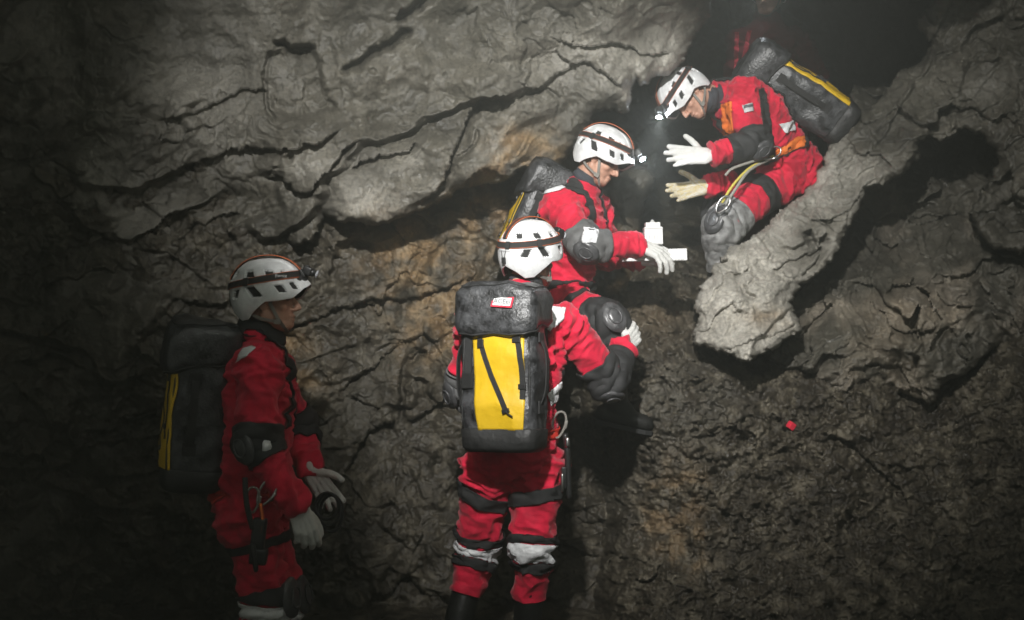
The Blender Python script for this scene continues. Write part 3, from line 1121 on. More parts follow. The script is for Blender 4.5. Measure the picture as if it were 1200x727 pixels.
# ------------------------------------------------------------------ glove: palm, four unequal fingers and a thumb from the side of the palm
def make_glove(parent, wrist, fdir, back, side, curls, thumb=(0.75, 0.62, -0.18), thumb_curl=0.25, m=None, spread=1.0, scale=1.0):
    bm = bmesh.new()
    base = [(0.030, 0.092), (0.010, 0.097), (-0.011, 0.092), (-0.030, 0.081)]
    lens = [(0.044, 0.026, 0.021), (0.048, 0.030, 0.022), (0.044, 0.028, 0.021), (0.034, 0.021, 0.019)]
    ang = [0.13 * spread, 0.03 * spread, -0.09 * spread, -0.22 * spread]
    for k in range(4):
        bx, by = base[k]
        add_cone(bm, (bx * 0.72, 0.005, 0), 0.0185, (bx, by, 0.001), 0.0145, 14, 3)
        p = Vector((bx, by, 0.001))
        a = 0.0
        r = 0.0136 if k < 3 else 0.0120
        for s in range(3):
            a += curls[k][s]
            d = Vector((math.sin(ang[k]) * math.cos(a), math.cos(ang[k]) * math.cos(a), -math.sin(a)))
            q = p + d * lens[k][s]
            add_cone(bm, p, r, q, r * 0.93, 12, 3)
            p = q
            r *= 0.93
    # thenar and thumb
    add_cone(bm, (0.012, 0.012, -0.006), 0.021, (0.034, 0.042, -0.009), 0.0165, 14, 3)
    d = Vector(thumb).normalized()
    p = Vector((0.031, 0.036, -0.009))
    r = 0.0170
    for s, L in enumerate((0.034, 0.032, 0.026)):
        q = p + d * L
        add_cone(bm, p, r, q, r * 0.92, 12, 3)
        p = q
        r *= 0.92
        d = (Matrix.Rotation(thumb_curl, 3, 'Z') @ d).normalized()
    add_cone(bm, (0, -0.022, 0), 0.0290, (0, 0.002, 0), 0.0275, 16, 1)
    me = remesh(bm, 0.0036, 3, 0.5)
    c = get_co(me)
    cuff = c[:, 1] < 0.0
    c[cuff, 0] *= 1 + 0.035 * np.sin(c[cuff, 1] * 1400)
    c[cuff, 2] *= 1 + 0.035 * np.sin(c[cuff, 1] * 1400)
    c += get_no(me) * (0.0011 * perlin3(c * 90, 3))[:, None]
    y = Vector(fdir).normalized()
    z = Vector(back)
    z = (z - y * z.dot(y)).normalized()
    x = y.cross(z)
    if side == 'R':
        x = -x
    B = np.array([x, y, z], np.float32) * scale
    set_co(me, c @ B + np.array(wrist, np.float32))
    if side == 'R':
        me.flip_normals()
    return link_mesh('glove', me, m or M['glove'], parent)


FLAT = [(0.02, 0.16, 0.10), (0.10, 0.20, 0.14), (0.14, 0.26, 0.16), (0.10, 0.22, 0.16)]
RELAX = [(0.35, 0.45, 0.3), (0.45, 0.5, 0.35), (0.5, 0.55, 0.35), (0.55, 0.55, 0.35)]
GRIP = [(0.45, 0.65, 0.4), (0.55, 0.7, 0.45), (0.65, 0.75, 0.45), (0.7, 0.7, 0.4)]
FIST = [(0.9, 1.1, 0.7), (0.95, 1.15, 0.7), (1.0, 1.15, 0.7), (1.0, 1.1, 0.7)]


# ------------------------------------------------------------------ a caver: body, coverall, helmet, gloves, pads, boots
class Caver:
    def __init__(s, j, hf, hu, label, scale=1.0, group=None, voxel=0.0075, bulk=1.0, neck_gaiter=True, suit='suit', gaiter_z=-0.096):
        s.suit_mat = M[suit]
        s.shaft = 0.25
        s.gaiter_z = gaiter_z
        s.j = {k: Vector(v) for k, v in j.items()}
        J = s.j
        base = Vector((J['pelvis'].x, J['pelvis'].y, min(J['anL'].z, J['anR'].z) - 0.08))
        s.root = empty('person', base)
        tag(s.root, label, 'person', group)
        s.hf, s.hu = Vector(hf).normalized(), Vector(hu)
        s.HM = Matrix.Translation(J['head']) @ frame(s.hf, s.hu).to_4x4()
        s.bulk = bulk
        s.spine()
        s.make_suit(voxel)
        s.make_body()
        if neck_gaiter:
            s.make_gaiter()

    def spine(s):
        J = s.j
        sr = (J['shR'] - J['shL']).normalized()
        hr = (J['hipR'] - J['hipL']).normalized()
        up0 = (J['chest'] - J['pelvis']).normalized()
        up1 = (J['neck'] - J['chest']).normalized()
        s.sr, s.hr = sr, hr
        s.fwd_c = up1.cross(sr).normalized()      # chest forward
        s.fwd_c = -(sr.cross(up1)).normalized()
        b = s.bulk
        mid = J['pelvis'].lerp(J['chest'], 0.5)
        s.sections = [(J['pelvis'] - up0 * 0.10, hr, up0, 0.135 * b, 0.115 * b),
                      (J['pelvis'] - up0 * 0.03, hr, up0, 0.180 * b, 0.140 * b),
                      (J['pelvis'] + up0 * 0.06, hr, up0, 0.176 * b, 0.135 * b),
                      (mid, hr.lerp(sr, 0.5), up0, 0.165 * b, 0.125 * b),
                      (J['chest'], sr, up0.lerp(up1, 0.6), 0.185 * b, 0.135 * b),
                      (J['chest'].lerp(J['neck'], 0.55), sr, up1, 0.180 * b, 0.120 * b),
                      (J['chest'].lerp(J['neck'], 0.88), sr, up1, 0.115 * b, 0.085 * b),
                      (J['neck'] + up1 * 0.02, sr, up1, 0.066, 0.066)]

    def bones(s):
        J = s.j
        mid = J['pelvis'].lerp(J['chest'], 0.5)
        B = [('torso', J['pelvis'], J['chest']), ('torso', J['chest'], J['neck'])]
        for d in 'RL':
            B += [('uarm' + d, J['sh' + d], J['el' + d]), ('farm' + d, J['el' + d], J['wr' + d]),
                  ('thigh' + d, J['hip' + d], J['kn' + d]), ('shin' + d, J['kn' + d], J['an' + d])]
        return B

    def torso_loft(s, bm, k=1.0, n=28):
        rings = []
        for (c, r, u, a, b) in s.sections:
            f = r.cross(u).normalized()
            r2 = u.cross(f).normalized()
            rings.append([c + r2 * (a * k * math.cos(t)) + f * (b * k * math.sin(t)) for t in [2 * math.pi * i / n for i in range(n)]])
        add_ring_loft(bm, rings)

    def limbs(s, bm, k, hands=False):
        J = s.j
        for d in 'RL':
            add_ball(bm, J['sh' + d], (0.079 * k,) * 3)
            add_cone(bm, J['chest'].lerp(J['neck'], 0.55).lerp(J['sh' + d], 0.45), 0.095 * k, J['sh' + d], 0.078 * k)
            add_cone(bm, J['sh' + d], 0.077 * k, J['el' + d], 0.063 * k)
            wr = J['wr' + d] if hands else J['el' + d].lerp(J['wr' + d], 0.86)
            add_cone(bm, J['el' + d], 0.062 * k, wr, (0.047 if not hands else 0.036) * k, steps=2)
            add_cone(bm, J['hip' + d], 0.112 * k, J['kn' + d], 0.080 * k)
            hl = J['hip' + d].lerp(J['pelvis'], 0.2)
            add_ball(bm, hl, (0.118 * k,) * 3)
            add_cone(bm, J['kn' + d], 0.079 * k, J['an' + d], 0.050 * k)
            # calf
            back = s.knee_dir(d) * -1
            add_cone(bm, J['kn' + d].lerp(J['an' + d], 0.2) + back * 0.018, 0.066 * k, J['kn' + d].lerp(J['an' + d], 0.55) + back * 0.008, 0.058 * k)

    def knee_dir(s, d):
        J = s.j
        a = (J['kn' + d] - J['hip' + d]).normalized()
        b = (J['an' + d] - J['kn' + d]).normalized()
        v = a - b
        if v.length < 0.15:
            v = s.sr.cross(Vector((0, 0, 1))) * -1
        return v.normalized()

    def elbow_dir(s, d):
        J = s.j
        a = (J['el' + d] - J['sh' + d]).normalized()
        b = (J['wr' + d] - J['el' + d]).normalized()
        v = a - b
        if v.length < 0.2:
            v = -s.fwd_c
        return v.normalized()

    def make_suit(s, voxel):
        bm = bmesh.new()
        s.torso_loft(bm)
        s.limbs(bm, 1.0 + (s.bulk - 1.0) * 0.25)
        J = s.j
        # stand-up collar
        up1 = (J['neck'] - J['chest']).normalized()
        nd = (J['head'] - J['neck']).normalized()
        add_cone(bm, J['neck'] - up1 * 0.03, 0.088, J['neck'] + nd * 0.035, 0.076, 20, 1)
        me = remesh(bm, voxel, 5, 0.5)
        c = get_co(me)
        no = get_no(me)
        B = s.bones()
        best = np.full(len(c), 9, np.float32)
        bi = np.zeros(len(c), np.int32)
        tt = np.zeros(len(c), np.float32)
        rad = {'torso': 0.15, 'uarm': 0.068, 'farm': 0.056, 'thig': 0.095, 'shin': 0.068}
        for i, (nm, a, b) in enumerate(B):
            a_, b_ = np.array(a, np.float32), np.array(b, np.float32)
            d = b_ - a_
            t = np.clip(((c - a_) @ d) / (d @ d), 0, 1)
            dist = np.linalg.norm(c - a_ - t[:, None] * d, axis=1) - rad[nm[:4] if nm[:4] in rad else 'torso']
            w = dist < best
            best = np.where(w, dist, best)
            bi = np.where(w, i, bi)
            tt = np.where(w, t, tt)
        disp = np.zeros(len(c), np.float32)
        w1 = np.stack([perlin3(c * 7, 31), perlin3(c * 7, 37), perlin3(c * 7, 43)], 1)
        gen = perlin3(c * 10 + 0.6 * w1, 5)
        disp += 0.009 * (1 - 2.4 * np.abs(gen) ** 0.8)
        disp += 0.010 * perlin3(c * 6, 8)
        for i, (nm, a, b) in enumerate(B):
            sel = bi == i
            if not sel.any():
                continue
            a_, b_ = np.array(a, np.float32), np.array(b, np.float32)
            L = np.linalg.norm(b_ - a_)
            ax = (b_ - a_) / L
            cs = c[sel] - a_
            al = cs @ ax
            rd = cs - al[:, None] * ax
            q = rd * 9 + ax * (al * 21)[:, None] + 0.55 * w1[sel]
            n1 = perlin3(q, 13 + i)
            q2 = rd * 16 + ax * (al * 40)[:, None] + 0.8 * w1[sel]
            n2 = perlin3(q2, 23 + i)
            if nm == 'torso':
                jw = np.exp(-((al - (0.0 if i == 0 else 0.0)) / 0.15) ** 2)
                amp = 0.010 + 0.010 * jw
            else:
                jw = np.exp(-(np.minimum(al, L - al) / 0.095) ** 2)
                amp = 0.0055 + 0.0155 * jw
            disp[sel] += amp * (1 - 2.6 * np.abs(n1) ** 0.8) + 0.45 * amp * (1 - 2.4 * np.abs(n2))
        set_co(me, c + no * disp[:, None])
        s.suit = link_mesh('coverall', me, s.suit_mat, s.root)
        s.suit_off = s.suit.location.copy()
        s.bone_of = bi
        s.bone_names = [b[0] for b in B]
        s.co = get_co(me)
        s.no = get_no(me)

    def shell(s, name, bones, planes, m, offset=0.004, thick=0.004, parent=None, front=None, keep_one=True, smooth=0):
        """cut a band or patch out of the coverall's own surface and lift it off"""
        me = s.suit.data
        bm = bmesh.new()
        bm.from_mesh(me)
        bm.verts.ensure_lookup_table()
        ok = np.array([s.bone_names[i] in bones for i in s.bone_of])
        kill = [f for f in bm.faces if not all(ok[v.index] for v in f.verts)]
        if front is not None:
            kill2 = [f for f in bm.faces if f.normal.dot(front - f.calc_center_median()) <= 0]
            kill = list(set(kill) | set(kill2))
        bmesh.ops.delete(bm, geom=kill, context='FACES')
        for co, no in planes:
            if not bm.faces:
                break
            bmesh.ops.bisect_plane(bm, geom=bm.verts[:] + bm.edges[:] + bm.faces[:], plane_co=co, plane_no=no, clear_outer=True)
        if not bm.faces:
            bm.free()
            print('EMPTY SHELL', name, bones)
            return None
        if keep_one:
            seen, best = set(), []
            for f0 in bm.faces:
                if f0 in seen:
                    continue
                comp, st = [], [f0]
                seen.add(f0)
                while st:
                    f = st.pop()
                    comp.append(f)
                    for e in f.edges:
                        for g in e.link_faces:
                            if g not in seen:
                                seen.add(g)
                                st.append(g)
                if len(comp) > len(best):
                    best = comp
            keep = set(best)
            bmesh.ops.delete(bm, geom=[f for f in bm.faces if f not in keep], context='FACES')
        for _ in range(smooth):
            bmesh.ops.smooth_vert(bm, verts=[v for v in bm.verts if not v.is_boundary], factor=0.5, use_axis_x=True, use_axis_y=True, use_axis_z=True)
        bm.normal_update()
        for v in bm.verts:
            v.co += v.normal * offset
        m2 = bpy.data.meshes.new(name)
        bm.to_mesh(m2)
        bm.free()
        m2 = mods_to_mesh(m2, [('SOLIDIFY', dict(thickness=thick, offset=1.0))])
        return link_mesh(name, m2, m, parent or s.root)

    def band(s, name, bone, t0, t1, m, tilt=(0, 0, 0), **kw):
        """ring round a limb between two fractions of its length"""
        J = s.j
        d = bone[-1]
        a, b = {'uarm': ('sh', 'el'), 'farm': ('el', 'wr'), 'thig': ('hip', 'kn'), 'shin': ('kn', 'an')}[bone[:4]]
        a, b = J[a + d], J[b + d]
        ax = (b - a).normalized()
        n = (ax + Vector(tilt)).normalized()
        return s.shell(name, [bone], [(a.lerp(b, t0), -n), (a.lerp(b, t1), n)], m, **kw)

    def kneeband(s, name, d, t0, t1, m, **kw):
        J = s.j
        a, k, e = J['hip' + d], J['kn' + d], J['an' + d]
        n0, n1 = (k - a).normalized(), (e - k).normalized()

        def at(t):
            return (a.lerp(k, 1 + t), n0) if t < 0 else (k.lerp(e, t), n1)
        p0, m0 = at(t0)
        p1, m1 = at(t1)
        return s.shell(name, ['thigh' + d, 'shin' + d], [(p0, -m0), (p1, m1)], m, **kw)

    def patch(s, name, poly, m, bones=None, **kw):
        """surface patch whose outline is a convex polygon given in photo pixels"""
        pts = [P(u, v, 1.0) for u, v in poly]
        cen = sum(pts, Vector()) / len(pts) - EYE
        planes = []
        for i in range(len(pts)):
            a, b = pts[i] - EYE, pts[(i + 1) % len(pts)] - EYE
            n = a.cross(b).normalized()
            if n.dot(cen) > 0:
                n = -n
            planes.append((EYE, n))
        return s.shell(name, bones or list(set(s.bone_names)), planes, m, front=EYE, **kw)

    def pad(s, kind, d, m=None, t0=0.70, t1=0.40, capm=None, face=0.0):
        """elbow or knee pad: sleeve cut round the joint and a hard cap"""
        J = s.j
        if kind == 'elbow':
            a, c, e, b0, b1, dr = J['sh' + d], J['el' + d], J['wr' + d], 'uarm' + d, 'farm' + d, s.elbow_dir(d)
            nm, sz = 'elbow_pad', (0.050, 0.066, 0.020)
            rr = 0.074
        else:
            a, c, e, b0, b1, dr = J['hip' + d], J['kn' + d], J['an' + d], 'thigh' + d, 'shin' + d, s.knee_dir(d)
            nm, sz = 'knee_pad', (0.058, 0.078, 0.024)
            rr = 0.092
        n0, n1 = (c - a).normalized(), (e - c).normalized()
        p = s.shell(nm, [b0, b1], [(a.lerp(c, t0), -n0), (c.lerp(e, t1), n1)], m or M['pad'], offset=0.007, thick=0.007, smooth=6)
        if p is None:
            return
        dr = (dr + (EYE - c).normalized() * face).normalized()
        along = (n0 + n1).normalized()
        along = (along - dr * along.dot(dr)).normalized()
        fr = frame(along, dr)
        cc = c + dr * (rr + 0.004)
        bm = bmesh.new()
        add_ball(bm, cc, sz, fr, 16)
        for v in bm.verts:       # grooves
            q = fr.transposed() @ (v.co - cc)
            g = max(0, 1 - abs(abs(q.x) - sz[0] * 0.55) / 0.006) + max(0, 1 - abs(abs(q.y) - sz[1] * 0.45) / 0.006)
            v.co -= fr.col[2] * 0.005 * g
        bm_obj('pad_cap', bm, capm or M['cap'], p)
        bm = bmesh.new()
        ring = [cc + fr.col[0] * (sz[0] * 0.5 * math.cos(t)) + fr.col[1] * (sz[1] * 0.5 * math.sin(t)) + fr.col[2] * (sz[2] * 0.9) for t in [2 * math.pi * i / 24 for i in range(24)]]
        add_tube(bm, ring, 0.004, 8, 0, closed=True)
        bm_obj('pad_ridge', bm, capm or M['cap'], p)
        # cap edge straps
        return p

    def make_gaiter(s):
        J = s.j
        T = s.HM
        bm = bmesh.new()
        nd = (J['head'] - J['neck']).normalized()
        p0 = J['neck'] - nd * 0.01
        p1 = T @ Vector((0, -0.018, s.gaiter_z))
        x, y = perp(nd)
        rings = []
        for k in range(12):
            t = k / 11
            c = p0.lerp(p1, t)
            rr = 0.072 - 0.008 * t + 0.006 * math.sin(t * 19)
            rings.append([c + (x * math.cos(a) + y * math.sin(a)) * (rr + 0.003 * math.sin(3 * a + 5 * t)) for a in [2 * math.pi * i / 30 for i in range(30)]])
        add_ring_loft(bm, rings)
        bm_obj('neck_gaiter', bm, M['gaiter'], s.root)

    def make_body(s):
        J = s.j
        T = s.HM
        # head in its own space, turned into place, then grown together with neck and trunk
        bm = bmesh.new()
        add_ball(bm, (0, -0.012, 0.030), (0.076, 0.097, 0.088))
        add_ball(bm, (0, 0.028, -0.034), (0.066, 0.062, 0.088))
        add_ball(bm, (0, 0.050, -0.096), (0.040, 0.043, 0.029))
        for sx in (-1, 1):
            add_ball(bm, (sx * 0.040, 0.056, -0.028), (0.025, 0.026, 0.021))
            add_cone(bm, (sx * 0.058, -0.002, -0.055), 0.022, (sx * 0.026, 0.062, -0.098), 0.020)
            add_ball(bm, (sx * 0.012, 0.101, -0.040), (0.010, 0.011, 0.008))
            add_ball(bm, (sx * 0.078, -0.008, -0.008), (0.010, 0.021, 0.033), Matrix.Rotation(sx * 0.35, 3, 'Z') @ Matrix.Rotation(0.2, 3, 'X'))
        add_cone(bm, (0, 0.088, 0.010), 0.008, (0, 0.114, -0.034), 0.0115)
        add_ball(bm, (0, 0.076, 0.022), (0.050, 0.018, 0.012))
        add_ball(bm, (0, 0.090, -0.067), (0.024, 0.011, 0.0065))
        add_ball(bm, (0, 0.087, -0.079), (0.021, 0.011, 0.0075))
        bm.transform(T)
        add_cone(bm, T @ Vector((0, -0.022, -0.045)), 0.060, J['neck'], 0.060)
        s.torso_loft(bm, 0.80)
        s.limbs(bm, 0.66, True)
        me = remesh(bm, 0.0052, 2, 0.4)
        c = get_co(me)
        inv = np.array(T.inverted())
        h = c @ inv[:3, :3].T + inv[:3, 3]
        d = np.zeros(len(c), np.float32)
        for sx in (-1, 1):
            d -= 0.010 * np.exp(-(((h[:, 0] - sx * 0.031) / 0.017) ** 2 + ((h[:, 1] - 0.085) / 0.03) ** 2 + ((h[:, 2] - 0.001) / 0.011) ** 2))
            d -= 0.006 * np.exp(-(((h[:, 0] - sx * 0.080) / 0.012) ** 2 + ((h[:, 1] + 0.004) / 0.010) ** 2 + ((h[:, 2] + 0.006) / 0.016) ** 2))
        d -= 0.004 * np.exp(-((h[:, 0] / 0.022) ** 2 + ((h[:, 1] - 0.095) / 0.02) ** 2 + ((h[:, 2] + 0.073) / 0.0035) ** 2))
        set_co(me, c + get_no(me) * d[:, None])
        s.body = link_mesh('body', me, M['skin'], s.root)
        # hair, brows, eyes
        bm = bmesh.new()
        add_ball(bm, (0, -0.016, 0.030), (0.0795, 0.099, 0.092), n=24)
        bmesh.ops.bisect_plane(bm, geom=bm.verts[:] + bm.edges[:] + bm.faces[:], plane_co=(0, 0.048, 0), plane_no=(0, 1, 0.1), clear_outer=True)
        bmesh.ops.bisect_plane(bm, geom=bm.verts[:] + bm.edges[:] + bm.faces[:], plane_co=(0, -0.04, -0.040), plane_no=(0, -0.25, -1), clear_outer=True)
        bm.transform(T)
        bm_obj('hair', bm, M['hair'], s.root)
        for sx in (-1, 1):
            bm = bmesh.new()
            add_ball(bm, (sx * 0.031, 0.0805, 0.000), (0.0130, 0.0075, 0.0042))
            bm.transform(T)
            bm_obj('eye', bm, M['eye'], s.root)
            bm = bmesh.new()
            add_tube(bm, [(sx * 0.014, 0.0935, 0.021), (sx * 0.031, 0.0915, 0.025), (sx * 0.049, 0.079, 0.020)], 0.0035, 6, 4)
            bm.transform(T)
            bm_obj('eyebrow', bm, M['brow'], s.root)

    def boots(s, shaft=0.25):
        s.shaft = shaft
        J = s.j
        for d in 'RL':
            a, k = J['an' + d], J['kn' + d]
            t = J['toe' + d]
            up = (k - a).normalized()
            f = (t - a)
            f = (f - Vector((0, 0, 1)) * f.z * 0.3).normalized()
            bm = bmesh.new()
            add_cone(bm, a + up * (shaft + 0.05), 0.060, a + up * 0.02, 0.060, 24, 1)
            dn = Vector((0, 0, -1))
            dn = (dn - f * dn.dot(f)).normalized()
            h = a + dn * 0.055
            add_cone(bm, h - f * 0.045, 0.046, h + f * 0.05, 0.050)
            add_cone(bm, h + f * 0.05, 0.050, h + f * 0.155 - dn * -0.006, 0.044)
            add_cone(bm, a, 0.062, h + f * 0.08, 0.048)
            me = remesh(bm, 0.008, 4)
            c = get_co(me)
            lo = (c - np.array(h)) @ np.array(dn)
            over = np.clip(lo - 0.030, 0, 1)
            c = c - over[:, None] * np.array(dn) * 0.85
            c = c + get_no(me) * (0.004 * perlin3(c * 14, 2))[:, None]
            set_co(me, c)
            b = link_mesh('boot', me, M['boot'], s.root)
            x = f.cross(dn).normalized()
            bm = bmesh.new()
            fr = Matrix((x, f, -dn)).transposed()
            rings = []
            for (yy, w) in ((-0.095, 0.02), (-0.085, 0.036), (-0.03, 0.043), (0.04, 0.042), (0.10, 0.050), (0.16, 0.046), (0.195, 0.028), (0.203, 0.012)):
                rings.append([h + dn * 0.034 + f * yy + x * (sx * w) + dn * z for sx, z in ((-1, 0), (1, 0), (1, 0.020), (-1, 0.020))])
            add_ring_loft(bm, rings)
            bm_obj('sole', bm, M['web'], b, smooth=False)

    def finish(s):
        """trouser hems end just above the boots"""
        J = s.j
        me = s.suit.data
        bm = bmesh.new()
        bm.from_mesh(me)
        bm.verts.ensure_lookup_table()
        lay = bm.verts.layers.int.new('bone')
        for v in bm.verts:
            v[lay] = int(s.bone_of[v.index])
        for d in 'RL':
            k = s.bone_names.index('shin' + d)
            up = (J['kn' + d] - J['an' + d]).normalized()
            fs = [f for f in bm.faces if all(v[lay] == k for v in f.verts)]
            es = list({e for f in fs for e in f.edges})
            vs = list({v for f in fs for v in f.verts})
            bmesh.ops.bisect_plane(bm, geom=vs + es + fs, plane_co=J['an' + d] + up * s.shaft, plane_no=-up, clear_outer=True)
        # whatever is left below the hems (not tied to a shin) goes too
        bm.verts.layers.int.remove(bm.verts.layers.int['bone'])
        bm.to_mesh(me)
        bm.free()
        me.polygons.foreach_set('use_smooth', np.ones(len(me.polygons), dtype=bool))


# ------------------------------------------------------------------ caving tackle bag (x right, y away from the wearer, z up)
def make_bag(label, centre, up, out, W=0.31, H=0.60, D=0.21, lean=0.0, seed=1, group='caving backpacks', xl0=-0.78, xr0=0.42, xr1=0.66):
    up = Vector(up).normalized()
    out = Vector(out)
    out = (out - up * out.dot(up)).normalized()
    x = out.cross(up).normalized()
    B = Matrix((x, out, up)).transposed().to_4x4()
    T = Matrix.Translation(Vector(centre) - up * (H / 2) - out * (D / 2)) @ B
    root = empty('backpack', T @ Vector((0, D / 2, 0)))
    tag(root, label, 'backpack', group)

    def dims(z):
        t = z / H
        return (W / 2 * float(np.interp(t, [0, 0.04, 0.3, 0.8, 1.0], [0.84, 0.95, 1.02, 0.97, 0.86])),
                D / 2 * float(np.interp(t, [0, 0.04, 0.3, 0.75, 1.0], [0.78, 0.95, 1.06, 0.98, 0.80])))

    def se(t, a, b, e=0.42):
        c, s_ = math.cos(t), math.sin(t)
        return a * math.copysign(abs(c) ** e, c), b * math.copysign(abs(s_) ** e, s_)

    def dent(p, k=1.0):
        return k * (0.010 * mnoise.noise(p * 7 + Vector((seed * 3.1, 0, 0))) + 0.007 * (1 - 2.4 * abs(mnoise.noise(p * 7.5 + Vector((0, seed, 0)))) ** 0.7) + 0.0015 * mnoise.noise(p * 26))
    n = 72
    bm = bmesh.new()
    rings = []
    for k in range(46):
        z = H * k / 45
        a, b = dims(z)
        r = []
        for i in range(n):
            px, py = se(2 * math.pi * i / n, a, b)
            v = Vector((px, D / 2 + py, z))
            nn = Vector((px / a / a, py / b / b, 0)).normalized()
            r.append(v + nn * dent(v))
        rings.append(r)
    add_ring_loft(bm, rings)
    es = [e for e in bm.edges if all(v.co.z < 1e-4 for v in e.verts) and len(e.link_faces) == 2 and any(len(f.verts) > 4 for f in e.link_faces)]
    bmesh.ops.bevel(bm, geom=es, offset=0.018, segments=3, profile=0.6, affect='EDGES')
    bm.transform(T)
    bm_obj('bag_body', bm, M['bag'], root)

    def front_y(xx, z):
        a, b = dims(z)
        q = min(abs(xx) / a, 0.999)
        e = 0.42
        yy = b * (1 - q ** (2 / e)) ** (e / 2)
        v = Vector((xx, D / 2 + yy, z))
        return v.y + dent(v)
    # yellow front panel, its sides follow the bag
    bm = bmesh.new()
    z0, z1 = 0.085, H * 0.86
    rows = []
    for k in range(40):
        t = k / 39
        z = z0 + (z1 - z0) * t
        a = dims(z)[0]
        xl, xr = xl0 * a, (xr0 + (xr1 - xr0) * t) * a
        rows.append([bm.verts.new((xl + (xr - xl) * i / 24, front_y(xl + (xr - xl) * i / 24, z) + 0.0035, z)) for i in range(25)])
    for k in range(39):
        for i in range(24):
            bm.faces.new((rows[k][i], rows[k][i + 1], rows[k + 1][i + 1], rows[k + 1][i]))
    bm.transform(T)
    me = bpy.data.meshes.new('front_panel')
    bmesh.ops.recalc_face_normals(bm, faces=bm.faces)
    bm.normal_update()
    if sum((f.normal.dot(out) for f in bm.faces)) < 0:
        bmesh.ops.reverse_faces(bm, faces=bm.faces)
    bm.to_mesh(me)
    bm.free()
    me = mods_to_mesh(me, [('SOLIDIFY', dict(thickness=0.003, offset=1.0))])
    link_mesh('front_panel', me, M['yellow'], root)
    # dark base guard
    bm = bmesh.new()
    rings = []
    for (z, o) in ((0.004, 0.006), (0.02, 0.007), (0.088, 0.0068), (0.092, 0.002)):
        a, b = dims(z)
        r = []
        for i in range(n):
            px, py = se(2 * math.pi * i / n, a + o, b + o)
            v = Vector((px, D / 2 + py, z))
            nn = Vector((px / a / a, py / b / b, 0)).normalized()
            r.append(v + nn * dent(Vector((v.x, v.y, z))))
        rings.append(r)
    add_ring_loft(bm, rings)
    bm.transform(T)
    bm_obj('base_guard', bm, M['bagdark'], root)
    # lid, drooping over the front
    bm = bmesh.new()
    nu, nv = 64, 30
    lc = Vector((0, D * 0.52, H - 0.035))
    ra, rb, rc = W * 0.55, D * 0.60, 0.098

    def lid_pt(th, ph, off=0.0):
        e1, e2 = 0.36, 0.50
        cp, sp = math.cos(ph), math.sin(ph)
        cx = math.copysign(abs(math.cos(th)) ** e1, math.cos(th)) * abs(cp) ** e2
        cy = math.copysign(abs(math.sin(th)) ** e1, math.sin(th)) * abs(cp) ** e2
        cz = math.copysign(abs(sp) ** e2, sp)
        v = lc + Vector((ra * cx, rb * cy, rc * cz))
        if cy > 0.2:                       # front flap hangs lower
            v.z -= 0.050 * (cy - 0.2) * (1 if cz < 0.2 else max(0, 1 - (cz - 0.2) * 1.4))
            v.y += 0.006 * cy
        nn = Vector((cx / ra, cy / rb, cz / rc)).normalized()
        return v + nn * (dent(v * 1.3 + Vector((9, 0, 0)), 1.3) + off)
    rings = []
    for k in range(1, nv):
        ph = -math.pi / 2 + math.pi * k / nv
        rings.append([lid_pt(2 * math.pi * i / nu, ph) for i in range(nu)])
    add_ring_loft(bm, rings)
    bm.transform(T)
    lid = bm_obj('lid', bm, M['bag'], root)
    # webbing on the front
    def fpt(xx, z, off=0.007):
        return Vector((xx, front_y(xx, z) + off, z))
    nrm = Vector((0, 1, 0))
    paths = [([(-0.072, 0.83), (-0.096, 0.70), (-0.110, 0.55), (-0.114, 0.34)], 0.022, 'strap'),
             ([(0.074, 0.83), (0.055, 0.69), (0.018, 0.52), (-0.036, 0.33), (-0.052, 0.27)], 0.020, 'strap'),
             ([(0.105, 0.84), (0.112, 0.66), (0.110, 0.42)], 0.030, 'strap')]
    for pts, w, nm in paths:
        bm = bmesh.new()
        pp = [fpt(a * W / 0.31, b * H) for a, b in pts]
        dense = smooth_path(pp, 6)
        dense = [Vector((q.x, front_y(q.x, q.z) + 0.0075, q.z)) for q in dense]
        add_strip(bm, dense, w, 0.004, nrm, sm=0)
        bm.transform(T)
        bm_obj(nm, bm, M['web'], root, smooth=False)
    for (xx, zz, sx, sz) in ((-0.090, 0.73, 0.034, 0.036), (0.058, 0.70, 0.026, 0.034), (-0.053, 0.265, 0.030, 0.016), (0.112, 0.46, 0.048, 0.060), (-0.112, 0.42, 0.03, 0.02)):
        bm = bmesh.new()
        q = fpt(xx * W / 0.31, zz * H, 0.010)
        add_box(bm, q, (sx, 0.010, sz), Matrix.Rotation(0.3 if xx == -0.053 else 0.0, 3, 'Y'), 0.003)
        bm.transform(T)
        bm_obj('buckle', bm, M['black'], root, smooth=False)
    # tail of the long strap
    bm = bmesh.new()
    q = fpt(-0.053 * W / 0.31, 0.265 * H, 0.012)
    add_tube(bm, [q, q + Vector((-0.012, 0.004, -0.010)), q + Vector((-0.030, 0.002, -0.022))], 0.003, 6, 4)
    bm.transform(T)
    bm_obj('cord_tail', bm, M['web'], root)
    # corner piping, lid seam and side compression straps
    for sx in (-1, 1):
        for sy in (-1, 1):
            pts = []
            for k in range(13):
                z = 0.09 + (H * 0.86 - 0.09) * k / 12
                a, b = dims(z)
                px, py = se(math.pi / 4 if sx > 0 else 3 * math.pi / 4, a, b)
                pts.append(Vector((px, D / 2 + py * sy, z)) + Vector((sx, sy, 0)) * 0.002)
            bm = bmesh.new()
            add_tube(bm, pts, 0.0042, 6, 1)
            bm.transform(T)
            bm_obj('piping', bm, M['bagdark'], root)
    for ph, rr in ((-0.55, 0.004), (0.75, 0.0028)):
        bm = bmesh.new()
        add_tube(bm, [lid_pt(2 * math.pi * i / 64, ph, 0.0015) for i in range(64)], rr, 6, 0, closed=True)
        bm.transform(T)
        bm_obj('seam', bm, M['bagdark'], lid)
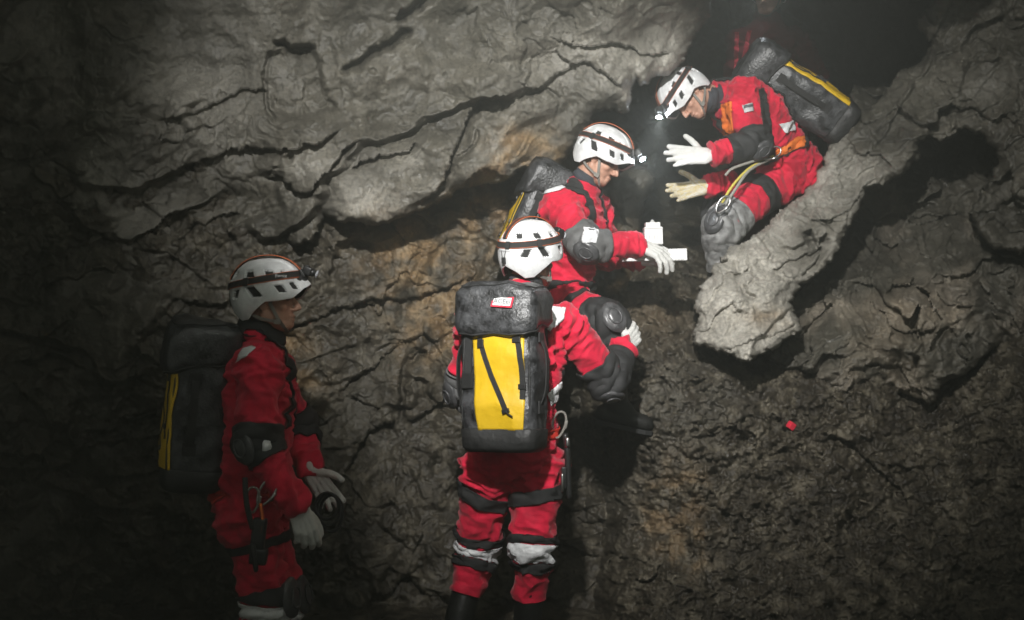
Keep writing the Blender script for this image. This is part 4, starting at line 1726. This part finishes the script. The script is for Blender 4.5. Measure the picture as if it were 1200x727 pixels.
    # side handles
    for sx in (-1, 1):
        bm = bmesh.new()
        a, b = dims(H * 0.55)
        xx = sx * (a + 0.006)
        add_strip(bm, [(xx, D * 0.62, H * 0.30), (xx + sx * 0.022, D * 0.62, H * 0.40), (xx + sx * 0.024, D * 0.62, H * 0.62), (xx, D * 0.62, H * 0.73)], 0.030, 0.005, Vector((sx, 0, 0)))
        add_box(bm, (xx, D * 0.62, H * 0.29), (0.008, 0.05, 0.05), None, 0.002)
        add_box(bm, (xx, D * 0.62, H * 0.74), (0.008, 0.05, 0.04), None, 0.002)
        bm.transform(T)
        bm_obj('side_handle', bm, M['web'], root, smooth=False)
    return root, T, lid_pt, lid

# ------------------------------------------------------------------ the cavers
def V3(*a):
    return Vector(a)


def px_joints(d):
    return {k: P(*v) for k, v in d.items()}


# --- man seen from behind with the yellow-fronted pack
jB = px_joints(dict(head=(622, 303, 4.32), neck=(612, 350, 4.30), chest=(606, 425, 4.30), pelvis=(602, 528, 4.32),
                    shR=(660, 381, 4.36), shL=(557, 385, 4.30), elR=(713, 446, 4.44), wrR=(734, 404, 4.68), elL=(545, 455, 4.40), wrL=(572, 500, 4.58),
                    hipR=(630, 545, 4.32), hipL=(574, 545, 4.32), knR=(623, 645, 4.28), knL=(561, 640, 4.40), anR=(617, 752, 4.34), anL=(530, 752, 4.30),
                    toeR=(625, 765, 4.55), toeL=(530, 762, 4.5)))
B = Caver(jB, (0.74, 0.66, 0.05), (0.02, -0.10, 1), 'red-suited caver with his back to us, yellow-fronted pack on his back, hand on rock', gaiter_z=-0.06)
make_helmet(B.HM, B.root, False)
B.boots(0.20)
B.pad('elbow', 'R', t0=0.66, t1=0.62)
B.pad('elbow', 'L', m=M['padgrey'])
make_glove(B.root, jB['wrR'], (0.50, 0.60, 0.45), (0.60, -0.70, 0.30), 'R', RELAX, thumb=(0.8, 0.55, -0.1))
make_glove(B.root, jB['wrL'], (0.3, 0.5, -0.5), (-0.7, 0.2, 0.3), 'L', RELAX)
for d in 'RL':
    B.band('leg_loop', 'thigh' + d, 0.28, 0.44, M['web'], tilt=(0.25 if d == 'R' else -0.25, 0, 0))
    B.kneeband('knee_strap', d, -0.19, -0.10, M['web'], offset=0.005)
    B.kneeband('reflective_band', d, -0.085, 0.065 if d == 'R' else 0.13, M['reflect'], offset=0.005, thick=0.003)
    B.kneeband('knee_strap', d, 0.08 if d == 'R' else 0.145, 0.18 if d == 'R' else 0.235, M['web'], offset=0.006)
B.patch('reflective_patch', [(640, 360), (664, 362), (660, 374), (644, 388), (636, 380)], M['reflect'])
B.patch('reflective_patch', [(641, 462), (657, 447), (659, 465), (645, 476)], M['reflect'])
B.shell('waist_belt', ['torso'], [(jB['pelvis'] + V3(0, 0, 0.055), V3(0, 0, -1)), (jB['pelvis'] + V3(0, 0, 0.10), V3(0, 0, 1))], M['redweb'], offset=0.006)

# --- man in the middle, leaning to the right
jM = px_joints(dict(head=(704, 186, 5.10), neck=(678, 226, 5.14), chest=(671, 272, 5.16), pelvis=(660, 345, 5.18),
                    shR=(655, 244, 5.00), shL=(697, 246, 5.34), elR=(691, 288, 4.88), wrR=(750, 287, 4.93), elL=(716, 300, 5.36), wrL=(750, 303, 5.20),
                    hipR=(664, 358, 5.08), hipL=(656, 358, 5.28), knR=(713, 380, 4.80), knL=(632, 455, 5.16), anR=(722, 474, 4.93), anL=(618, 565, 5.25),
                    toeR=(760, 486, 4.93), toeL=(640, 580, 5.05)))
Mm = Caver(jM, (0.80, -0.30, -0.50), (0.42, -0.08, 0.9), 'caver in the middle, face in profile, holding a white instrument out to the right')
make_helmet(Mm.HM, Mm.root, True, target=P(845, 225, 5.35), power=9)
Mm.boots(0.31)
Mm.pad('elbow', 'R', m=M['padgrey'], t0=0.62, t1=0.36, face=0.9)
Mm.pad('knee', 'R', t0=0.68, t1=0.26, face=0.5)
Mm.pad('knee', 'L')
make_glove(Mm.root, jM['wrR'], (0.84, -0.10, -0.40), (0.45, -0.65, 0.60), 'R', [(0.25, 0.5, 0.3), (0.35, 0.5, 0.3), (0.4, 0.55, 0.3), (0.45, 0.5, 0.3)], thumb=(0.6, 0.75, -0.1), spread=1.8, scale=1.12)
make_glove(Mm.root, jM['wrL'], (0.9, -0.3, 0.0), (0.2, 0.9, 0.2), 'L', GRIP)
Mm.patch('reflective_patch', [(632, 226), (642, 217), (656, 215), (668, 221), (655, 224), (640, 231)], M['reflect'])
Mm.patch('reflective_patch', [(686, 268), (702, 270), (698, 284), (684, 284)], M['reflect'], bones=['uarmR', 'farmR'], offset=0.012)
Mm.shell('waist_belt', ['torso'], [(jM['pelvis'] + V3(0, 0, 0.02), V3(0, 0, -1)), (jM['pelvis'] + V3(0, 0, 0.06), V3(0, 0, 1))], M['web'], offset=0.006)
Mm.band('leg_loop', 'thighR', 0.30, 0.42, M['web'])

# --- man seated on the ridge, reaching down
jT = px_joints(dict(head=(806, 113, 5.50), neck=(846, 112, 5.58), chest=(886, 140, 5.64), pelvis=(923, 198, 5.74),
                    shL=(871, 112, 5.45), shR=(862, 122, 5.80), elL=(884, 170, 5.36), wrL=(829, 183, 5.28), elR=(876, 208, 5.74), wrR=(826, 219, 5.56),
                    hipL=(916, 209, 5.64), hipR=(910, 206, 5.84), knL=(846, 264, 5.42), knR=(846, 250, 5.80), anL=(846, 352, 5.52), anR=(850, 340, 5.85),
                    toeL=(815, 364, 5.44), toeR=(820, 352, 5.8)))
Tt = Caver(jT, (-0.40, -0.30, -0.86), (-0.90, 0.0, 0.42), 'caver sitting on the pale ridge at upper right, leaning down with both gloved hands out', bulk=1.22)
make_helmet(Tt.HM, Tt.root, True, target=P(765, 290, 4.95), power=14)
Tt.boots()
Tt.pad('elbow', 'L', t0=0.74, t1=0.60, face=1.2)
Tt.pad('elbow', 'R')
Tt.pad('knee', 'L', m=M['padpale'], capm=M['cap'], t0=0.76, t1=0.60, face=0.6)
Tt.pad('knee', 'R')
make_glove(Tt.root, jT['wrL'], (-1, -0.02, 0.03), (0, -1, 0.12), 'L', FLAT, thumb=(0.80, 0.58, -0.1), thumb_curl=0.15, scale=1.1)
make_glove(Tt.root, jT['wrR'], (-0.97, -0.05, -0.20), (0.05, 1, -0.15), 'R', FLAT, thumb=(0.80, 0.58, 0.1), thumb_curl=0.15, m=M['dotglove'], scale=1.1)
Tt.band('leg_loop', 'thighL', 0.30, 0.47, M['web'])
Tt.patch('reflective_patch', [(912, 146), (943, 139), (948, 148), (920, 156)], M['reflect'])
badge = Tt.patch('sleeve_badge', [(870, 124), (881, 121), (882, 131), (873, 133)], M['silver_print'], bones=['uarmL', 'torso'], offset=0.005)
Tt.patch('badge_print', [(872.5, 125), (880.3, 122.8), (880.6, 126), (873, 128)], M['ink'], bones=['uarmL', 'torso'], offset=0.0085, thick=0.002, parent=badge)
Tt.patch('waist_belt', [(893, 181), (944, 160), (949, 170), (897, 194)], M['web'], offset=0.007, bones=['torso', 'thighL'])
Tt.patch('belt_webbing', [(908, 175), (941, 160), (944, 169), (911, 186)], M['orange2'], offset=0.012, bones=['torso', 'thighL'])
Tt.patch('side_strap', [(888, 104), (896, 103), (906, 160), (908, 182), (897, 184)], M['web'], offset=0.007, bones=['torso', 'uarmL'])
Tt.patch('chest_strap', [(846, 122), (858, 120), (862, 166), (849, 168)], M['orange2'], offset=0.009)
# lanyards and a carabiner at his waist
lan = empty('lanyard_set', P(875, 205, 5.40))
adopt(lan, Tt.root)
for pts, r_, m_ in (([(906, 183, 5.40), (880, 196, 5.34), (860, 216, 5.30), (846, 238, 5.30)], 0.0075, 'yrope'),
                    ([(903, 186, 5.38), (878, 200, 5.33), (862, 222, 5.28), (850, 240, 5.28)], 0.0085, 'grope'),
                    ([(900, 184, 5.38), (880, 190, 5.32), (858, 198, 5.30), (850, 206, 5.30)], 0.0075, 'grope')):
    bm = bmesh.new()
    add_tube(bm, [P(*q) for q in pts], r_, 8, 5)
    bm_obj('lanyard', bm, M[m_], lan)


def carabiner(c, up, side, size, m, parent, gate=True):
    c, up, side = Vector(c), Vector(up).normalized(), Vector(side).normalized()
    pts = []
    for k in range(22):
        t = 2 * math.pi * k / 22
        w = 0.5 + 0.12 * math.sin(t)
        pts.append(c + up * (size * math.sin(t)) + side * (size * w * math.cos(t)))
    bm = bmesh.new()
    add_tube(bm, pts, size * 0.10, 8, 0, closed=True)
    add_cone(bm, c + side * size * 0.52 - up * size * 0.25, size * 0.14, c + side * size * 0.55 + up * size * 0.25, size * 0.14, 10, 1)
    return bm_obj('carabiner', bm, m, parent)


carabiner(P(905, 180, 5.36), (0.8, 0, 0.5), (0.5, 0, -0.8), 0.05, M['steel'], lan)
carabiner(P(847, 240, 5.27), (0.6, 0, 0.8), (0.8, 0, -0.6), 0.05, M['steel'], lan)

# --- man on the left in the dark, in profile
jL = px_joints(dict(head=(316, 352, 4.00), neck=(303, 398, 4.02), chest=(303, 460, 4.03), pelvis=(298, 584, 4.02),
                    shR=(303, 430, 3.84), shL=(312, 430, 4.22), elR=(302, 520, 3.76), wrR=(350, 596, 3.74), elL=(350, 505, 4.30), wrL=(364, 550, 4.14),
                    hipR=(292, 604, 3.92), hipL=(296, 604, 4.12), knR=(316, 701, 3.90), knL=(330, 700, 4.12), anR=(300, 826, 3.90), anL=(318, 822, 4.12),
                    toeR=(350, 840, 3.88), toeL=(370, 840, 4.1)))
Lm = Caver(jL, (1, -0.04, 0.03), (-0.04, 0, 1), 'caver in the dark at left, standing in profile facing right, arm hanging down')
hL, zbL = make_helmet(Lm.HM, Lm.root, False)
Lm.boots()
Lm.pad('elbow', 'R', t0=0.78, t1=0.26, face=0.9)
Lm.pad('elbow', 'L')
make_glove(Lm.root, jL['wrR'], (0.28, 0.03, -0.92), (0.35, -0.9, 0.1), 'R', RELAX, thumb=(0.45, 0.9, -0.2))
make_glove(Lm.root, jL['wrL'], (0.55, -0.05, -0.8), (-0.1, 0.98, 0.1), 'L', FLAT)
for d in 'RL':
    Lm.band('leg_loop', 'thigh' + d, 0.30, 0.40, M['web'])
    Lm.pad('knee', d, t0=0.86, t1=0.0, face=0.2)
    Lm.kneeband('reflective_band', d, 0.02, 0.17, M['reflect'], offset=0.006)
Lm.patch('reflective_patch', [(272, 432), (285, 410), (303, 404), (312, 405), (290, 417)], M['reflect'])
Lm.patch('reflective_patch', [(308, 521), (320, 521), (314, 528), (309, 527)], M['reflect'], bones=['farmR', 'uarmR'], offset=0.013)
Lm.shell('waist_belt', ['torso'], [(jL['pelvis'] + V3(0, 0, 0.0), V3(0, 0, -1)), (jL['pelvis'] + V3(0, 0, 0.045), V3(0, 0, 1))], M['redweb'], offset=0.006)

# harness hardware at his hip
rack = empty('hip_gear', P(300, 600, 3.72))
adopt(rack, Lm.root)
carabiner(P(312, 578, 3.70), (0.5, 0, 0.85), (0.85, 0, -0.5), 0.052, M['steel'], rack)
carabiner(P(296, 586, 3.69), (0.05, 0, 1), (1, 0, 0), 0.046, M['greyweb'], rack)
bm = bmesh.new()
add_tube(bm, [P(305, 590, 3.69), P(308, 612, 3.68), P(304, 632, 3.68)], 0.007, 8, 4)
bm_obj('sling', bm, M['alu_orange'], rack)
bm = bmesh.new()
add_box(bm, P(303, 628, 3.69), (0.05, 0.035, 0.13), Matrix.Rotation(0.12, 3, 'Y'), 0.012)
add_box(bm, P(303, 652, 3.69), (0.065, 0.04, 0.06), Matrix.Rotation(0.12, 3, 'Y'), 0.015)
add_cone(bm, P(296, 640, 3.67), 0.012, P(300, 668, 3.67), 0.009, 10, 2)
bm_obj('descender', bm, M['black'], rack)
bm = bmesh.new()
add_tube(bm, [P(287, 560, 3.70), P(289, 590, 3.68), P(296, 620, 3.68)], 0.010, 8, 4)
bm_obj('sling', bm, M['web'], rack)
for k in range(3):
    bm = bmesh.new()
    c_ = P(384 + 2 * k, 592 + 5 * k, 4.02)
    add_tube(bm, [c_ + Vector((0.045 * math.cos(t), 0.012 * k - 0.02 + 0.01 * math.sin(t), (0.05 + 0.01 * k) * math.sin(t))) for t in [2 * math.pi * i / 20 for i in range(20)]], 0.006, 8, 0, closed=True)
    bm_obj('rope_loop', bm, M['web'], rack)
# lettering on his lamp band
p_, n_ = helm_pt(0.98, zbL(0.98), 0.0052)
e_x = Vector((-n_.y, n_.x, 0)).normalized()
e_x = e_x if e_x.y > 0 else -e_x
e_z = e_x.cross(Vector((n_.x, n_.y, 0))).normalized()
e_z = -e_z if e_z.z < 0 else e_z
me = text_mesh('Fenix', 0.021, 0.0004)
G_ = Matrix((e_x, e_z, e_x.cross(e_z))).transposed().to_4x4()
me.transform(Lm.HM @ Matrix.Translation(p_) @ G_)
link_mesh('band_lettering', me, M['white'], hL, smooth=False)
# gear hanging from the harness of the man with the yellow pack
gear = empty('hip_gear', P(662, 540, 4.30))
adopt(gear, B.root)
carabiner(P(655, 498, 4.26), (0.15, 0, 1), (1, 0.2, 0), 0.055, M['greyweb'], gear)
bm = bmesh.new()
add_tube(bm, [P(662, 508, 4.26), P(665, 530, 4.25), P(666, 560, 4.25), P(667, 584, 4.25)], 0.013, 8, 4)
add_box(bm, P(661, 560, 4.24), (0.022, 0.02, 0.09), None, 0.005)
bm_obj('sling', bm, M['black'], gear)
bm = bmesh.new()
add_cone(bm, P(665, 515, 4.24), 0.010, P(665, 522, 4.24), 0.012, 10, 2)
bm_obj('maillon', bm, M['steel'], gear)
bm = bmesh.new()
add_cone(bm, P(659, 557, 4.22), 0.007, P(659, 575, 4.22), 0.007, 10, 2)
bm_obj('maillon', bm, M['steel'], gear)

# --- fifth caver, deep in the passage behind the seated man
jF = px_joints(dict(head=(900, -8, 6.35), neck=(899, 24, 6.45), chest=(898, 75, 6.5), pelvis=(905, 150, 6.55),
                    shL=(868, 50, 6.45), shR=(935, 50, 6.55), elL=(862, 95, 6.4), wrL=(878, 140, 6.3), elR=(958, 95, 6.6), wrR=(945, 140, 6.4),
                    hipL=(890, 165, 6.5), hipR=(922, 165, 6.6), knL=(885, 240, 6.35), knR=(930, 240, 6.45), anL=(890, 325, 6.5), anR=(930, 325, 6.6),
                    toeL=(870, 335, 6.3), toeR=(920, 335, 6.4)))
Fm = Caver(jF, (-0.45, -0.75, -0.35), (-0.1, -0.3, 1), 'dim caver half hidden behind the seated man, helmet cut off by the top edge', voxel=0.011, suit='suitshade')
Fm.patch('lit_red_strip', [(861, 38), (866, 38), (865, 84), (860, 84)], M['suit'], offset=0.003)  # strips in the unshaded suit red, painted in as lit slits
Fm.patch('lit_red_strip', [(876, 36), (881, 36), (872, 82), (866, 82)], M['suit'], offset=0.003)
make_helmet(Fm.HM, Fm.root, True, target=P(868, 75, 6.25), power=9)
Fm.boots()
make_glove(Fm.root, jF['wrL'], (0.2, -0.3, -0.9), (-0.8, -0.3, 0), 'L', RELAX)
make_glove(Fm.root, jF['wrR'], (-0.2, -0.3, -0.9), (0.8, -0.3, 0), 'R', RELAX)

# ------------------------------------------------------------------ packs
bagB, TB, lidB, lidoB = make_bag('upright black pack with bright yellow front panel and red-framed tag, fully facing us', P(591, 440, 4.05), (0.005, 0.10, 1), (-0.36, -0.93, 0.05), W=0.315, H=0.60, D=0.20)
bagM, TM, _, _ = make_bag('dark pack with thin yellow edges, half hidden behind the white helmet of the nearest man', P(622, 262, 5.26), (0.42, 0.0, 0.92), (-0.90, -0.10, 0.42), W=0.30, H=0.52, D=0.21, seed=4)
bagT, TTm, _, _ = make_bag('glossy dark pack lying along the bent back of the man seated on the ridge', P(938, 112, 5.68), (-0.83, 0.0, 0.54), (0.50, -0.36, 0.76), W=0.32, H=0.64, D=0.24, seed=7, xl0=-0.35, xr0=0.93, xr1=0.93)
bagL, TL, _, _ = make_bag('shadowed dark pack with a tan-yellow edge on the back of the man at far left', P(232, 482, 4.02), (0.10, 0, 1), (-0.94, -0.34, 0.08), W=0.32, H=0.60, D=0.23, seed=9, xl0=-0.93)

# red-framed tag on the lid of the nearest pack
def lid_tag(T, lid_pt, root):
    th = math.pi / 2 + 0.02
    c = lid_pt(th, 0.16, 0.004)
    n = Vector((0, 0.93, 0.36))
    ex = Vector((1, 0, 0))
    ez = ex.cross(n).normalized()
    ez = -ez if ez.z < 0 else ez
    n = ez.cross(ex).normalized()
    n = -n if n.y < 0 else n
    fr = Matrix((ex, n, ez)).transposed() @ Matrix.Rotation(-0.10, 3, 'Y')
    bm = bmesh.new()
    add_box(bm, c + n * 0.002, (0.088, 0.004, 0.046), fr, 0.001)
    bm.transform(T)
    t = bm_obj('tag', bm, M['red'], root, smooth=False)
    bm = bmesh.new()
    add_box(bm, c + n * 0.0045, (0.074, 0.003, 0.034), fr, 0.0006)
    bm.transform(T)
    bm_obj('tag_face', bm, M['white'], t, smooth=False)
    me = text_mesh('ACEel', 0.028, 0.0012)
    # glyphs lie in x/y with +z out: map x->ex, y->ez, z->n
    G = Matrix((fr.col[0], fr.col[2], n)).transposed().to_4x4()
    if G.determinant() < 0:
        G = Matrix((-fr.col[0], fr.col[2], n)).transposed().to_4x4()
    me.transform(T @ Matrix.Translation(c + n * 0.0065) @ G)
    link_mesh('tag_lettering', me, M['ink'], t, smooth=False)


lid_tag(TB, lidB, bagB)


# shoulder straps of the packs, cut to the wearers' shoulders
def pack_straps(C, root, lat=0.085, w=0.022):
    J = C.j
    r = C.sr
    for sx in (-1, 1):
        c0 = J['chest'] + r * (sx * lat)
        o = C.shell('shoulder_strap', ['torso', 'uarmR', 'uarmL'], [(c0 - r * w, -r), (c0 + r * w, r), (J['pelvis'].lerp(J['chest'], 0.7), -(J['chest'] - J['pelvis']).normalized())], M['web'], offset=0.008, thick=0.006, parent=root, smooth=2)


pack_straps(B, bagB)
pack_straps(Mm, bagM)
pack_straps(Tt, bagT)
pack_straps(Lm, bagL)

# ------------------------------------------------------------------ white instrument in the middle man's hand
dev = empty('instrument', P(768, 306, 4.98))
tag(dev, 'white plastic instrument with upright block, gripped in a white glove between two cavers', 'instrument')
fr = Matrix.Rotation(-0.03, 3, 'Y')
bm = bmesh.new()
add_box(bm, P(765, 277, 4.98), (0.088, 0.07, 0.085), fr, 0.004)
add_box(bm, P(764.5, 266, 4.98), (0.070, 0.055, 0.04), fr, 0.004)
bm_obj('upright_block', bm, M['white'], dev, smooth=False)
bm = bmesh.new()
add_box(bm, P(765, 268.5, 4.98), (0.091, 0.073, 0.003), fr, 0.001)
add_box(bm, P(765, 286, 4.98), (0.091, 0.073, 0.002), fr, 0.0008)
for k in range(5):
    add_box(bm, P(758 + 3 * k, 278, 4.943), (0.003, 0.002, 0.020), fr)
bm_obj('seam', bm, M['greyplastic'], dev, smooth=False)
bm = bmesh.new()
add_cone(bm, P(764.5, 261.8, 4.975), 0.014, P(764.5, 260.6, 4.975), 0.013, 16, 1)
bm_obj('knob', bm, M['greyplastic'], dev)
bm = bmesh.new()
add_box(bm, P(764, 304, 4.98), (0.30, 0.08, 0.016), fr, 0.004)
bm_obj('base_arm', bm, M['white'], dev, smooth=False)
bm = bmesh.new()
add_box(bm, P(793, 299, 4.98), (0.090, 0.075, 0.058), fr, 0.005)
for k in range(4):
    add_box(bm, P(788 + k * 3.5, 300, 4.94), (0.004, 0.012, 0.040), fr, 0.001)
bm_obj('end_block', bm, M['white'], dev, smooth=False)
# small red marker on the mud bank
mk = cave_depth(927, 499)
bm = bmesh.new()
add_box(bm, P(927, 499, mk - 0.02), (0.034, 0.03, 0.036), Matrix.Rotation(0.6, 3, 'Y') @ Matrix.Rotation(0.4, 3, 'Z'), 0.006)
tag(bm_obj('marker', bm, M['red'], None, smooth=False), 'small red plastic marker lying on the mud bank below the pale ridge', 'marker')

for C in (B, Mm, Tt, Lm, Fm):
    C.finish()

# ------------------------------------------------------------------ fine mist hanging in the cave air
bm = bmesh.new()
bmesh.ops.create_cube(bm, size=1.0)
me = bpy.data.meshes.new('haze')
hz_lo = (float(verts[:, 0].min()) - 0.5, -0.9, float(verts[:, 2].min()) - 1.0)
hz_hi = (float(verts[:, 0].max()) + 0.5, float(verts[:, 1].max()) + 0.5, float(verts[:, 2].max()) + 0.3)
print('HAZE', hz_lo, hz_hi)
for vtx in bm.verts:
    vtx.co = Vector((hz_lo[k] + (hz_hi[k] - hz_lo[k]) * (vtx.co[k] + 0.5) for k in range(3)))
bm.to_mesh(me)
bm.free()
hz = bpy.data.materials.new('mist')
hz.use_nodes = True
nt = hz.node_tree
nt.nodes.remove(nt.nodes['Principled BSDF'])
pv = nt.nodes.new('ShaderNodeVolumePrincipled')
pv.inputs['Color'].default_value = (0.93, 0.96, 0.88, 1)
pv.inputs['Density'].default_value = 0.092
pv.inputs['Anisotropy'].default_value = 0.65
nt.links.new(pv.outputs['Volume'], nt.nodes['Material Output'].inputs['Volume'])
tag(link_mesh('haze', me, hz, smooth=False), kind='stuff')
